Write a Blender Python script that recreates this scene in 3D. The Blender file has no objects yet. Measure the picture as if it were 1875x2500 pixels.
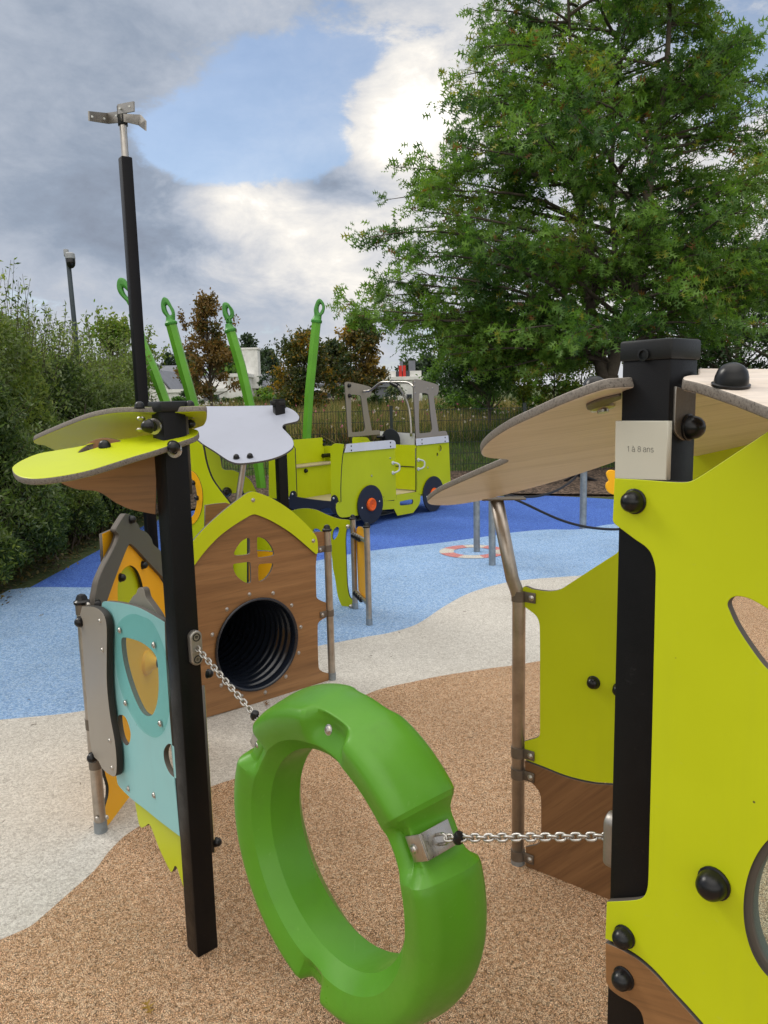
import bpy, bmesh, math, random
import numpy as np
from mathutils import Vector, Matrix

sc = bpy.context.scene
# ------------------------------------------------------------------ camera
FW, FH, FOC = 1875.0, 2500.0, 1865.0          # frame size and focal length in the same unit
EYE = Vector((0, 0, 1.6)); PITCH = math.radians(8.58); ROLL = math.radians(1.30)
fw = Vector((0, math.cos(PITCH), -math.sin(PITCH)))
_r0 = Vector((1, 0, 0)); _u0 = Vector((0, math.sin(PITCH), math.cos(PITCH)))
RT = _r0*math.cos(ROLL) - _u0*math.sin(ROLL); UP = _u0*math.cos(ROLL) + _r0*math.sin(ROLL)
cam = bpy.data.cameras.new('camera'); camo = bpy.data.objects.new('camera', cam); sc.collection.objects.link(camo)
camo.matrix_world = Matrix(((RT.x, UP.x, -fw.x, EYE.x), (RT.y, UP.y, -fw.y, EYE.y), (RT.z, UP.z, -fw.z, EYE.z), (0, 0, 0, 1)))
cam.sensor_fit = 'VERTICAL'; cam.sensor_height = 32; cam.lens = 32*FOC/FH
cam.clip_start = 0.05; cam.clip_end = 3000
sc.camera = camo
sc.view_settings.view_transform = 'Standard'; sc.view_settings.look = 'None'
sc.view_settings.exposure = 0.0; sc.view_settings.gamma = 1.0

# ------------------------------------------------------------------ sun and sky
SUN_EL, SUN_AZ = math.radians(40), math.radians(-62)      # azimuth measured from +Y towards +X
sun = bpy.data.lights.new('sun', 'SUN'); suno = bpy.data.objects.new('sun', sun); sc.collection.objects.link(suno)
sun.energy = 1.25; sun.angle = math.radians(20); sun.color = (1.0, 0.95, 0.87)
sd = Vector((math.sin(SUN_AZ)*math.cos(SUN_EL), math.cos(SUN_AZ)*math.cos(SUN_EL), math.sin(SUN_EL)))
suno.rotation_euler = sd.to_track_quat('Z', 'Y').to_euler()

wd = bpy.data.worlds.new('World'); sc.world = wd; wd.use_nodes = True
def build_sky():
    nt = wd.node_tree; N = nt.nodes; L = nt.links; N.clear()
    def nd(t, **k):
        n = N.new(t)
        for a, b in k.items(): setattr(n, a, b)
        return n
    out = nd('ShaderNodeOutputWorld')
    tc = nd('ShaderNodeTexCoord')
    def math_(op, a, b=None, c=None, clamp=False):
        n = nd('ShaderNodeMath', operation=op); n.use_clamp = clamp
        for i, v in enumerate((a, b, c)):
            if v is None: continue
            if isinstance(v, (int, float)): n.inputs[i].default_value = v
            else: L.new(v, n.inputs[i])
        return n.outputs[0]
    D = tc.outputs['Generated']
    def noise(scale, detail, rough, off=(0, 0, 0), dist=0.0, zs=1.8):
        mp = nd('ShaderNodeMapping'); mp.inputs['Location'].default_value = off; mp.inputs['Scale'].default_value = (1, 1, zs)
        L.new(D, mp.inputs['Vector'])
        n = nd('ShaderNodeTexNoise'); n.inputs['Scale'].default_value = scale; n.inputs['Detail'].default_value = detail
        n.inputs['Roughness'].default_value = rough; n.inputs['Distortion'].default_value = dist
        L.new(mp.outputs[0], n.inputs['Vector']); return n.outputs['Fac']
    def lump(dx, dy, rx, ry=None):
        # soft lump of cloud (or gap) in the direction of view dx, dy (in 1659x2212 frame units): converted to a world direction
        ry = ry or rx
        d = fw + RT*((dx*1.1302-FW/2)/FOC) + UP*((FH/2-dy*1.1302)/FOC); d.normalize()
        e1 = Vector((d.y, -d.x, 0)).normalized(); e2 = e1.cross(d).normalized()
        def dot(e):
            n = nd('ShaderNodeVectorMath', operation='DOT_PRODUCT'); L.new(D, n.inputs[0]); n.inputs[1].default_value = e; return n.outputs['Value']
        a = math_('DIVIDE', dot(e1), rx*1.1302/FOC); b = math_('DIVIDE', dot(e2), ry*1.1302/FOC)
        r = math_('ADD', math_('MULTIPLY', a, a), math_('MULTIPLY', b, b))
        f = math_('GREATER_THAN', dot(d), 0.0)
        return math_('MULTIPLY', math_('EXPONENT', math_('MULTIPLY', r, -1.0)), f)
    def total(base, lst):
        s = base
        for w, l in lst: s = math_('MULTIPLY_ADD', l, w, s)
        return s
    def sep_el():
        s = nd('ShaderNodeSeparateXYZ'); L.new(D, s.inputs[0]); return s.outputs
    big = noise(3.0, 7, 0.55, (3.1, 0.4, 1.7), 0.2)
    mid = noise(9.0, 10, 0.62, (1.3, 5.2, 0.1), 0.35)
    wisp = noise(3.0, 7, 0.55, (7.7, 2.2, 4.0), 0.3, 1.6)
    # cover: 1 cloud, 0 blue
    gap = total(0.0, [(1.0, lump(560, 250, 220, 90)), (0.85, lump(820, 105, 190, 70)), (0.65, lump(400, 320, 110, 60)), (0.75, lump(480, 360, 110, 55)),
                      (0.8, lump(680, 335, 95, 65)), (0.8, lump(1640, 150, 130, 130)), (0.5, lump(980, 60, 120, 60)), (0.4, lump(620, 120, 160, 70))])
    cov = math_('SUBTRACT', total(0.80, [(1.3, lump(905, 255, 105, 115)), (0.9, lump(1060, 260, 200, 200)), (1.0, lump(500, 485, 210, 70)),
                                          (0.8, lump(730, 400, 100, 38)), (0.7, lump(180, 230, 190, 260)), (0.6, lump(330, 500, 120, 80))]), gap)
    cov = math_('ADD', cov, math_('MULTIPLY', math_('SUBTRACT', big, 0.5), 2.3))
    cov = math_('ADD', cov, math_('MULTIPLY', math_('SUBTRACT', mid, 0.5), 2.0))
    fine = noise(26.0, 8, 0.65, (4.3, 1.2, 6.1), 0.2)
    cov = math_('ADD', cov, math_('MULTIPLY', math_('SUBTRACT', fine, 0.5), 0.9))
    mr = nd('ShaderNodeMapRange', interpolation_type='SMOOTHSTEP'); L.new(cov, mr.inputs[0])
    mr.inputs[1].default_value = 0.24; mr.inputs[2].default_value = 0.72; mr.inputs[3].default_value = 0.26; mr.inputs[4].default_value = 1.0
    cover = mr.outputs[0]
    # brightness of the cloud
    el = sep_el()[2]
    br = total(0.545, [(0.75, lump(900, 250, 125, 120)), (0.5, lump(540, 455, 170, 60)), (0.28, lump(650, 590, 130, 50)), (0.22, lump(830, 520, 160, 120)),
                      (-0.26, lump(150, 470, 240, 130)), (-0.30, lump(330, 470, 110, 90)), (-0.42, lump(725, 388, 90, 34)), (-0.16, lump(320, 80, 330, 110)),
                      (-0.14, lump(120, 250, 220, 160)), (0.10, lump(650, 700, 400, 60)), (0.3, lump(1500, 500, 300, 300)), (-0.12, lump(600, 690, 300, 50))])
    br = math_('ADD', br, math_('MULTIPLY', math_('SUBTRACT', wisp, 0.5), 0.45))
    br = math_('ADD', br, math_('MULTIPLY', math_('MULTIPLY', math_('SUBTRACT', mid, 0.5), 1.5), math_('MINIMUM', math_('ADD', 0.35, math_('ADD', lump(900, 320, 330, 260), lump(560, 500, 260, 120))), 1.0)))
    br = math_('ADD', br, math_('MULTIPLY', math_('SUBTRACT', fine, 0.5), 0.25))
    # extra brightness added to the unseen sky overhead and behind, to light the scene
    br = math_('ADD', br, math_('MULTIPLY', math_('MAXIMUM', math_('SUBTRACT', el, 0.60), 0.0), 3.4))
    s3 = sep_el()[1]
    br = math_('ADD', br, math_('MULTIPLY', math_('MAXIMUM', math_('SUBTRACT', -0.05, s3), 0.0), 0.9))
    cr = nd('ShaderNodeValToRGB'); L.new(br, cr.inputs[0]); e = cr.color_ramp.elements
    e[0].position = 0.0; e[0].color = (0.26, 0.30, 0.38, 1)
    e[1].position = 1.0; e[1].color = (0.98, 0.94, 0.88, 1)
    for p, c in ((0.22, (0.32, 0.38, 0.48, 1)), (0.45, (0.48, 0.53, 0.62, 1)), (0.68, (0.68, 0.69, 0.72, 1))):
        x = e.new(p); x.color = c
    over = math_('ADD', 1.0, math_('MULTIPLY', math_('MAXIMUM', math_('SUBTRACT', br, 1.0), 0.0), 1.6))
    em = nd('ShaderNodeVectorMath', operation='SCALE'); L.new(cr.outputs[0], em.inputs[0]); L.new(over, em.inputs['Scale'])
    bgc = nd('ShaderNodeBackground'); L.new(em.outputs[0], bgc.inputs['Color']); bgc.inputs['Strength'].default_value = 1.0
    sky = nd('ShaderNodeTexSky', sky_type='NISHITA'); sky.sun_disc = False; sky.sun_elevation = SUN_EL; sky.sun_rotation = SUN_AZ
    sky.air_density = 1.0; sky.dust_density = 1.0; sky.ozone_density = 1.5
    bgs = nd('ShaderNodeBackground'); L.new(sky.outputs[0], bgs.inputs['Color']); bgs.inputs['Strength'].default_value = 0.15
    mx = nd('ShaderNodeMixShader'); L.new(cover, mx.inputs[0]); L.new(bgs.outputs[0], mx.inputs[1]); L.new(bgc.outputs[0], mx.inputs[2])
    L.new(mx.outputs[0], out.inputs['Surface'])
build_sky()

# ------------------------------------------------------------------ helpers
COL = sc.collection
SRC = {'D': (0, 0, .88482), 'A': (0, 200, 2.765), 'B': (0, 900, 2.765), 'C': (150, 1250, 3.318), 'E': (400, 1150, 3.0164),
       'F': (250, 650, 2.5523), 'G': (650, 850, 2.765), 'H': (800, 0, 1.5433), 'I': (1000, 850, 2.765), 'J': (1400, 800, 3.4926),
       'K': (1200, 1350, 2.4575), 'L': (1400, 1400, 2.0105), 'M': (550, 1650, 2.37), 'N': (300, 800, 5.53), 'O': (440, 1000, 5.53),
       'P': (0, 1900, 2.765), 'Q': (200, 1750, 4.1475)}
def S(tag, x, y):
    a, b, k = SRC[tag]; return (a + x/k, b + y/k)
def ray(tag, x, y):
    u, v = S(tag, x, y)
    return fw + RT*((u-FW/2)/FOC) + UP*((FH/2-v)/FOC)
def atY(tag, x, y, Y):
    d = ray(tag, x, y); return EYE + d*(Y/d.y)
def atZ(tag, x, y, z=0.0):
    d = ray(tag, x, y); return EYE + d*((z-EYE.z)/d.z)
class Plane:
    """a real plane in the place: origin o, unit normal n (towards the viewer side)"""
    def __init__(s, o, n):
        s.o = Vector(o); s.n = Vector(n).normalized()
        if (EYE-s.o).dot(s.n) < 0: s.n = -s.n
        ref = Vector((0, 0, 1)) if abs(s.n.z) < .9 else Vector((0, 1, 0))
        s.u = ref.cross(s.n).normalized(); s.v = s.n.cross(s.u)
    def at(s, tag, x, y):
        d = ray(tag, x, y); return EYE + d*((s.o-EYE).dot(s.n)/d.dot(s.n))
    def off(s, d): return Plane(s.o + s.n*d, s.n)
    def loc(s, p): q = p-s.o; return (q.dot(s.u), q.dot(s.v))
    def glob(s, a, b, c=0): return s.o + s.u*a + s.v*b + s.n*c
def vplane(a, b, d=0):
    a = Vector((a[0], a[1], 0)); b = Vector((b[0], b[1], 0)); t = (b-a).normalized()
    p = Plane(a, Vector((t.y, -t.x, 0))); return p.off(d) if d else p
def plane3(a, b, c): return Plane(a, (Vector(b)-Vector(a)).cross(Vector(c)-Vector(a)))

def setp(o, label=None, cat=None, group=None, kind=None):
    if label: o['label'] = label
    if cat: o['category'] = cat
    if group: o['group'] = group
    if kind: o['kind'] = kind
    return o
def thing(name, label, cat, loc=(0, 0, 0), group=None):
    o = bpy.data.objects.new(name, None); COL.objects.link(o); o.location = loc; o.empty_display_size = .1
    return setp(o, label, cat, group)
def link(name, me, parent=None, mats=None, smooth=False, label=None):
    if isinstance(me, bmesh.types.BMesh):
        m = bpy.data.meshes.new(name); me.to_mesh(m); me.free(); me = m
    if mats is not None:
        if len(me.materials): me.materials.clear()
        for x in (mats if isinstance(mats, (list, tuple)) else [mats]): me.materials.append(x)
    if smooth:
        try: me.shade_smooth()
        except Exception: pass
        if smooth == 'auto': auto_sharp(me)
        elif isinstance(smooth, float): auto_sharp(me, smooth)
    o = bpy.data.objects.new(name, me); COL.objects.link(o)
    if parent is not None:
        o.parent = parent
        if parent.type == 'EMPTY': o.location = -Vector(parent.location)
    if label: o['label'] = label
    return o
def auto_sharp(me, ang=0.6):
    bm = bmesh.new(); bm.from_mesh(me)
    for e in bm.edges:
        if len(e.link_faces) == 2 and e.calc_face_angle(0) > ang: e.smooth = False
    bm.to_mesh(me); bm.free()

def smooth_loop(pts, step=4):
    """closed Catmull-Rom loop; a point with a third value 1 stays a sharp corner"""
    n = len(pts); out = []
    P = [Vector((p[0], p[1])) for p in pts]; sh = [len(p) > 2 and p[2] for p in pts]
    for i in range(n):
        p0, p1, p2, p3 = P[i-1], P[i], P[(i+1) % n], P[(i+2) % n]
        if sh[i] and sh[(i+1) % n]: out.append(p1); continue
        a = p1 if sh[i] else p0; b = p2 if sh[(i+1) % n] else p3
        m1 = (p2-a)*.5; m2 = (b-p1)*.5
        L = (p2-p1).length
        if m1.length > L: m1 = m1.normalized()*L
        if m2.length > L: m2 = m2.normalized()*L
        for k in range(step):
            t = k/step; t2 = t*t; t3 = t2*t
            out.append(p1*(2*t3-3*t2+1) + m1*(t3-2*t2+t) + p2*(-2*t3+3*t2) + m2*(t3-t2))
    return out
def sheet_mesh(pl, loops, thick=.013, bev=.0012, up=False):
    """loops: lists of 2D points in plane coordinates; first is the outline, the rest are holes. front face lies on the plane"""
    cu = bpy.data.curves.new('c', 'CURVE'); cu.dimensions = '2D'; cu.fill_mode = 'BOTH'
    cu.extrude = thick/2-bev; cu.bevel_depth = bev; cu.bevel_resolution = 1; cu.offset = -bev
    for lp in loops:
        sp = cu.splines.new('POLY'); sp.points.add(len(lp)-1)
        for i, p in enumerate(lp): sp.points[i].co = (p[0], p[1], 0, 1)
        sp.use_cyclic_u = True
    ob = bpy.data.objects.new('c', cu)
    me = bpy.data.meshes.new_from_object(ob)
    bpy.data.objects.remove(ob); bpy.data.curves.remove(cu)
    n = len(me.vertices); co = np.empty(n*3); me.vertices.foreach_get('co', co); co = co.reshape(-1, 3)
    co[:, 2] -= thick/2
    M = np.array([pl.u[:], pl.v[:], pl.n[:]])
    w = co @ M + np.array(pl.o[:])
    me.vertices.foreach_set('co', w.ravel()); me.update()
    nn = np.empty(len(me.polygons)*3); me.polygons.foreach_get('normal', nn); nn = nn.reshape(-1, 3)
    mi = (np.abs(nn @ np.array(pl.n[:])) < .8).astype(np.int32)
    me.polygons.foreach_set('material_index', mi); me.update()
    return me
def tagpts(pl, tag, pts, step=4):
    """frame points -> smoothed loop in plane coordinates. a point may carry its own tag: ('L', x, y[,1])"""
    q = []
    for p in pts:
        if isinstance(p[0], str) and p[0] == 'W3':          # a place x, y in the scene, on this plane
            x, y = p[1], p[2]; z = pl.o.z - ((x-pl.o.x)*pl.n.x + (y-pl.o.y)*pl.n.y)/pl.n.z; q.append(pl.loc(Vector((x, y, z))) + (1,)); continue
        if isinstance(p[0], str): tg, p = p[0], p[1:]
        else: tg = tag
        a = pl.loc(pl.at(tg, p[0], p[1])); q.append((a[0], a[1], 1) if len(p) > 2 else a)
    return smooth_loop(q, step)
def circ(pl, c, r, n=40, rv=None):
    a, b = pl.loc(Vector(c)); rv = rv or r
    return [Vector((a+r*math.cos(t*2*math.pi/n), b+rv*math.sin(t*2*math.pi/n))) for t in range(n)]
def sheet(name, pl, tag, pts, holes=(), thick=.013, mat=None, edge=None, parent=None, bev=.0012, step=4, label=None):
    loops = [tagpts(pl, tag, pts, step)]
    for h in holes:
        loops.append(h if isinstance(h[0], Vector) else tagpts(pl, tag, h, step))
    me = sheet_mesh(pl, loops, thick, bev)
    return link(name, me, parent, [mat, edge or M['hpl_edge']], label=label)
def sheet_world(name, pl, pts3, mat, parent, thick=.013, edge=None, step=3, sharp=True, bev=.0012, label=None):
    q = [pl.loc(Vector(p)) for p in pts3]
    q = [(a, b, 1) for a, b in q] if sharp else q
    return link(name, sheet_mesh(pl, [smooth_loop(q, step)], thick, bev), parent, [mat, edge or M['hpl_edge']], label=label)

def bm_join(dst, src):
    me = bpy.data.meshes.new('t'); src.to_mesh(me); src.free(); dst.from_mesh(me); bpy.data.meshes.remove(me)
def box(bm, c, s, rz=0, bev=.002, R=None):
    b = bmesh.new(); bmesh.ops.create_cube(b, size=1)
    for v in b.verts: v.co = Vector((v.co.x*s[0], v.co.y*s[1], v.co.z*s[2]))
    if bev: bmesh.ops.bevel(b, geom=b.edges[:], offset=bev, segments=2, profile=.5, affect='EDGES')
    m = (R.to_4x4() if R is not None else Matrix.Rotation(rz, 4, 'Z'))
    b.transform(Matrix.Translation(Vector(c)) @ m); bm_join(bm, b)
def frame_of(n):
    n = Vector(n).normalized(); ref = Vector((0, 0, 1)) if abs(n.z) < .9 else Vector((1, 0, 0))
    u = ref.cross(n).normalized(); v = n.cross(u); return Matrix((u, v, n)).transposed()
def revolve(bm, prof, o, n, seg=20, close=True):
    R = frame_of(n); o = Vector(o); rings = []
    for r, h in prof:
        if r < 1e-6: rings.append([bm.verts.new(o + R @ Vector((0, 0, h)))])
        else: rings.append([bm.verts.new(o + R @ Vector((r*math.cos(t*2*math.pi/seg), r*math.sin(t*2*math.pi/seg), h))) for t in range(seg)])
    for a, b in zip(rings, rings[1:]):
        for i in range(seg):
            j = (i+1) % seg
            f = [a[i % len(a)], a[j % len(a)], b[j % len(b)], b[i % len(b)]]
            g = []
            for x in f:
                if x not in g: g.append(x)
            if len(g) > 2:
                try: bm.faces.new(g)
                except ValueError: pass
def tube(bm, path, r, seg=12, caps=True, closed=False, sub=0):
    P = [Vector(p) for p in path]
    if sub and len(P) > 2:
        Q = []
        for i in range(len(P)-1):
            p0 = P[max(i-1, 0)]; p1 = P[i]; p2 = P[i+1]; p3 = P[min(i+2, len(P)-1)]
            for k in range(sub):
                t = k/sub; Q.append(.5*((2*p1)+(p2-p0)*t+(2*p0-5*p1+4*p2-p3)*t*t+(3*p1-p0-3*p2+p3)*t**3))
        P = Q+[P[-1]]
    n = len(P); rings = []; prev = None
    for i in range(n):
        if closed: t = (P[(i+1) % n]-P[i-1])
        else: t = (P[min(i+1, n-1)]-P[max(i-1, 0)])
        t.normalize()
        if prev is None:
            ref = Vector((0, 0, 1)) if abs(t.z) < .9 else Vector((1, 0, 0)); u = ref.cross(t).normalized()
        else: u = (prev - t*prev.dot(t)).normalized()
        prev = u; v = t.cross(u); rr = r[i*len(r)//n] if isinstance(r, (list, tuple)) else r
        rings.append([bm.verts.new(P[i]+(u*math.cos(a*2*math.pi/seg)+v*math.sin(a*2*math.pi/seg))*rr) for a in range(seg)])
    m = n if closed else n-1
    for i in range(m):
        a, b = rings[i], rings[(i+1) % n]
        for k in range(seg): bm.faces.new((a[k], a[(k+1) % seg], b[(k+1) % seg], b[k]))
    if caps and not closed: bm.faces.new(rings[0][::-1]); bm.faces.new(rings[-1])
def BM(): return bmesh.new()
def knob(parent, p, n, r=.017, mat=None, name='bolt_cap'):
    b = BM(); revolve(b, [(r*1.12, 0), (r*1.14, r*.16), (r*1.02, r*.22), (r*.98, r*.6), (r*.86, r*.98), (r*.6, r*1.28), (r*.3, r*1.42), (0, r*1.46)], p, n, 20)
    return link(name, b, parent, mat or M['knob'], smooth='auto')
_RV = {}
def rivets(parent, ps, n, r=.0085, name='screw', mat=None):
    """one screw head per point, each an object of its own sharing one mesh"""
    mat = mat or M['steel']; key = (round(r, 4), mat.name); nm = name.replace('screws', 'screw')
    for p in ps:
        if key not in _RV:
            b = BM(); revolve(b, [(r*1.25, 0), (r*1.25, r*.15), (r, r*.25), (r*.8, r*.6), (r*.35, r*.8), (r*.33, r*.55), (0, r*.5)], (0, 0, 0), (0, 0, 1), 12)
            o = link(nm, b, None, mat, smooth='auto'); _RV[key] = o.data
        else: o = bpy.data.objects.new(nm, _RV[key]); COL.objects.link(o)
        o.parent = parent; base = -Vector(parent.location) if parent.type == 'EMPTY' else Vector((0, 0, 0))
        o.matrix_basis = Matrix.Translation(base + Vector(p)) @ frame_of(n).to_4x4()
# ------------------------------------------------------------------ materials
M = {}
def newmat(name):
    m = bpy.data.materials.new(name); m.use_nodes = True; nt = m.node_tree; nt.nodes.clear()
    out = nt.nodes.new('ShaderNodeOutputMaterial'); p = nt.nodes.new('ShaderNodeBsdfPrincipled')
    nt.links.new(p.outputs[0], out.inputs[0]); M[name] = m
    return m, nt, p
def nnode(nt, t, **k):
    n = nt.nodes.new(t)
    for a, b in k.items(): setattr(n, a, b)
    return n
def objco(nt): return nnode(nt, 'ShaderNodeTexCoord').outputs['Object']
def noise_of(nt, vec, scale, detail=4, rough=.55, dist=0):
    n = nnode(nt, 'ShaderNodeTexNoise'); n.inputs['Scale'].default_value = scale; n.inputs['Detail'].default_value = detail
    n.inputs['Roughness'].default_value = rough; n.inputs['Distortion'].default_value = dist; nt.links.new(vec, n.inputs['Vector']); return n.outputs['Fac']
def ramp(nt, fac, stops):
    r = nnode(nt, 'ShaderNodeValToRGB'); nt.links.new(fac, r.inputs[0]); e = r.color_ramp.elements
    e[0].position, e[0].color = stops[0][0], (*stops[0][1], 1); e[1].position, e[1].color = stops[-1][0], (*stops[-1][1], 1)
    for p, c in stops[1:-1]: x = e.new(p); x.color = (*c, 1)
    return r.outputs[0]
def bump(nt, p, h, strength=.3, dist=.001):
    b = nnode(nt, 'ShaderNodeBump'); b.inputs['Strength'].default_value = strength; b.inputs['Distance'].default_value = dist
    nt.links.new(h, b.inputs['Height']); nt.links.new(b.outputs[0], p.inputs['Normal']); return b
def hpl(name, col, rough=.40, spec=.32, dirt=.35, fine=0.12):
    """pigmented laminate board: faint grime and scuffs, satin gloss"""
    m, nt, p = newmat(name); v = objco(nt)
    n1 = noise_of(nt, v, 2.3, 6, .6); n2 = noise_of(nt, v, 60, 4, .7)
    a = ramp(nt, n1, [(.35, tuple(c*(1-.10*dirt*2) for c in col)), (.65, col)])
    mx = nnode(nt, 'ShaderNodeMix', data_type='RGBA', blend_type='MIX')
    d = ramp(nt, n2, [(.66, (0, 0, 0)), (.82, (dirt*.22,)*3)])
    nt.links.new(d, mx.inputs[0]); nt.links.new(a, mx.inputs[6]); g = sum(col)/3
    mx.inputs[7].default_value = (g*.35+.02, g*.33+.02, g*.25+.015, 1); nt.links.new(mx.outputs[2], p.inputs['Base Color'])
    # a few tiny specks stuck to the board
    vo = nnode(nt, 'ShaderNodeTexVoronoi'); vo.inputs['Scale'].default_value = 9; nt.links.new(v, vo.inputs['Vector'])
    sp = ramp(nt, vo.outputs['Distance'], [(.012, (1, 1, 1)), (.022, (0, 0, 0))])
    m2 = nnode(nt, 'ShaderNodeMix', data_type='RGBA'); nt.links.new(sp, m2.inputs[0]); nt.links.new(mx.outputs[2], m2.inputs[6]); m2.inputs[7].default_value = (.06, .05, .03, 1)
    nt.links.new(m2.outputs[2], p.inputs['Base Color'])
    rr = ramp(nt, n1, [(.3, (rough-.06,)*3), (.7, (rough+.1,)*3)]); nt.links.new(rr, p.inputs['Roughness'])
    p.inputs['Specular IOR Level'].default_value = spec
    # hairline scratches and a little rain-washed dust
    mp = nnode(nt, 'ShaderNodeMapping'); mp.inputs['Rotation'].default_value = (.5, .8, .3); mp.inputs['Scale'].default_value = (1, .03, 1); nt.links.new(v, mp.inputs['Vector'])
    sc2 = ramp(nt, noise_of(nt, mp.outputs[0], 90, 3, .6), [(.68, (0, 0, 0)), (.72, (dirt*.45,)*3)])
    m6 = nnode(nt, 'ShaderNodeMix', data_type='RGBA'); nt.links.new(sc2, m6.inputs[0]); nt.links.new(m2.outputs[2], m6.inputs[6]); m6.inputs[7].default_value = tuple(min(1, c*.75+.10) for c in col)+(1,)
    mp2 = nnode(nt, 'ShaderNodeMapping'); mp2.inputs['Scale'].default_value = (1, 1, .12); nt.links.new(v, mp2.inputs['Vector'])
    st2 = ramp(nt, noise_of(nt, mp2.outputs[0], 16, 5, .65), [(.52, (0, 0, 0)), (.78, (dirt*.42,)*3)])
    m7 = nnode(nt, 'ShaderNodeMix', data_type='RGBA'); nt.links.new(st2, m7.inputs[0]); nt.links.new(m6.outputs[2], m7.inputs[6]); m7.inputs[7].default_value = tuple(c*.66+.022 for c in col)+(1,)
    nt.links.new(m7.outputs[2], p.inputs['Base Color'])
    bump(nt, p, noise_of(nt, v, 900, 2), fine, .0003)
    return m
hpl('lime', (.51, .585, .006)); hpl('lime_dark', (.26, .20, .012)); hpl('amber', (.92, .45, .008)); hpl('teal', (.25, .53, .55), dirt=.5)
hpl('taupe', (.29, .26, .22)); hpl('grey_roof', (.36, .385, .465)); hpl('dark_grey', (.095, .097, .085)); hpl('white_board', (.66, .68, .72), dirt=.3)
hpl('charcoal', (.022, .026, .036)); hpl('hpl_edge', (.105, .092, .078), .55, .3, .8); hpl('edge_black', (.025, .023, .02), .5, .3)
hpl('orange', (.86, .12, .008)); hpl('cream_plate', (.56, .55, .47)); hpl('beige_floor', (.42, .35, .23), dirt=.8)
def worn_edge():
    m, nt, p = newmat('worn_edge'); v = objco(nt)
    n = noise_of(nt, v, 260, 4, .7)
    a = ramp(nt, n, [(.34, (.05, .042, .036)), (.44, (.16, .14, .12)), (.75, (.24, .215, .19))]); nt.links.new(a, p.inputs['Base Color'])
    p.inputs['Roughness'].default_value = .65; bump(nt, p, n, .4, .001)
worn_edge()
def wood(name, gdir, c1, c2, c3, scale=1.0):
    m, nt, p = newmat(name); v = objco(nt); g = Vector(gdir).normalized()
    d = nnode(nt, 'ShaderNodeVectorMath', operation='DOT_PRODUCT'); nt.links.new(v, d.inputs[0]); d.inputs[1].default_value = g
    s = nnode(nt, 'ShaderNodeVectorMath', operation='SCALE'); s.inputs[0].default_value = g*-.955; nt.links.new(d.outputs['Value'], s.inputs['Scale'])
    a = nnode(nt, 'ShaderNodeVectorMath', operation='ADD'); nt.links.new(v, a.inputs[0]); nt.links.new(s.outputs[0], a.inputs[1]); q = a.outputs[0]
    n1 = noise_of(nt, q, 26*scale, 5, .65, .4); n2 = noise_of(nt, q, 140*scale, 3, .6); n3 = noise_of(nt, q, 7*scale, 3, .5, 1.0)
    r1 = ramp(nt, n1, [(.3, c1), (.5, c2), (.72, c3)])
    r2 = ramp(nt, n2, [(.32, (.74,)*3), (.5, (1,)*3)]); r3 = ramp(nt, n3, [(.35, (.86, .84, .8)), (.6, (1, 1, 1))])
    mu = nnode(nt, 'ShaderNodeMix', data_type='RGBA', blend_type='MULTIPLY'); mu.inputs[0].default_value = .75
    nt.links.new(r1, mu.inputs[6]); nt.links.new(r2, mu.inputs[7])
    m2 = nnode(nt, 'ShaderNodeMix', data_type='RGBA', blend_type='MULTIPLY'); m2.inputs[0].default_value = 1
    nt.links.new(mu.outputs[2], m2.inputs[6]); nt.links.new(r3, m2.inputs[7]); nt.links.new(m2.outputs[2], p.inputs['Base Color'])
    p.inputs['Roughness'].default_value = .42; bump(nt, p, n2, .15, .0004)
WB = ((.205, .100, .038), (.27, .135, .052), (.33, .172, .070))
wood('wood_house', (.763, .646, 0), *WB); wood('wood_gusset', (1, .15, 0), *WB)
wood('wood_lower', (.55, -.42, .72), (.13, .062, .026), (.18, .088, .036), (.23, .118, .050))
wood('wood_front', (.60, -.72, .35), *WB); wood('pale_wood', (1, -.06, .1), (.70, .61, .53), (.73, .64, .56), (.75, .665, .585))
def metal(name, col, rough, met=1.0, sc_=(1, 1, .02), streak=.25):
    m, nt, p = newmat(name); v = objco(nt); mp = nnode(nt, 'ShaderNodeMapping'); mp.inputs['Scale'].default_value = sc_; nt.links.new(v, mp.inputs['Vector'])
    n = noise_of(nt, mp.outputs[0], 220, 4, .7); n2 = noise_of(nt, v, 14, 5, .65)
    a = ramp(nt, n2, [(.3, tuple(c*(1-streak) for c in col)), (.7, col)]); nt.links.new(a, p.inputs['Base Color'])
    r = ramp(nt, n, [(.3, (rough-.08,)*3), (.7, (rough+.12,)*3)]); nt.links.new(r, p.inputs['Roughness']); p.inputs['Metallic'].default_value = met
    bump(nt, p, n, .08, .0004)
metal('steel', (.55, .52, .48), .30); metal('tube_steel', (.52, .46, .40), .36, .92, streak=.35); metal('chain_steel', (.52, .50, .47), .32, 1, (1, 1, 1))
metal('cast_alu', (.38, .36, .33), .45, .85, (1, 1, 1)); metal('galvanised', (.36, .40, .43), .5, .75, (1, 1, .5), .4); metal('clamp_steel', (.20, .17, .14), .5, .8, (1, 1, 1))
def plain(name, col, rough=.5, bsc=0, bst=.2, spec=.5, coat=0, var=.15, bd=.001):
    m, nt, p = newmat(name); v = objco(nt); n = noise_of(nt, v, 3.0, 5, .6)
    a = ramp(nt, n, [(.35, tuple(c*(1-var) for c in col)), (.65, tuple(c*(1+var*.4) for c in col))]); nt.links.new(a, p.inputs['Base Color'])
    p.inputs['Roughness'].default_value = rough; p.inputs['Specular IOR Level'].default_value = spec; p.inputs['Coat Weight'].default_value = coat
    if bsc: bump(nt, p, noise_of(nt, v, bsc, 3), bst, bd)
    return m
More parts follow.
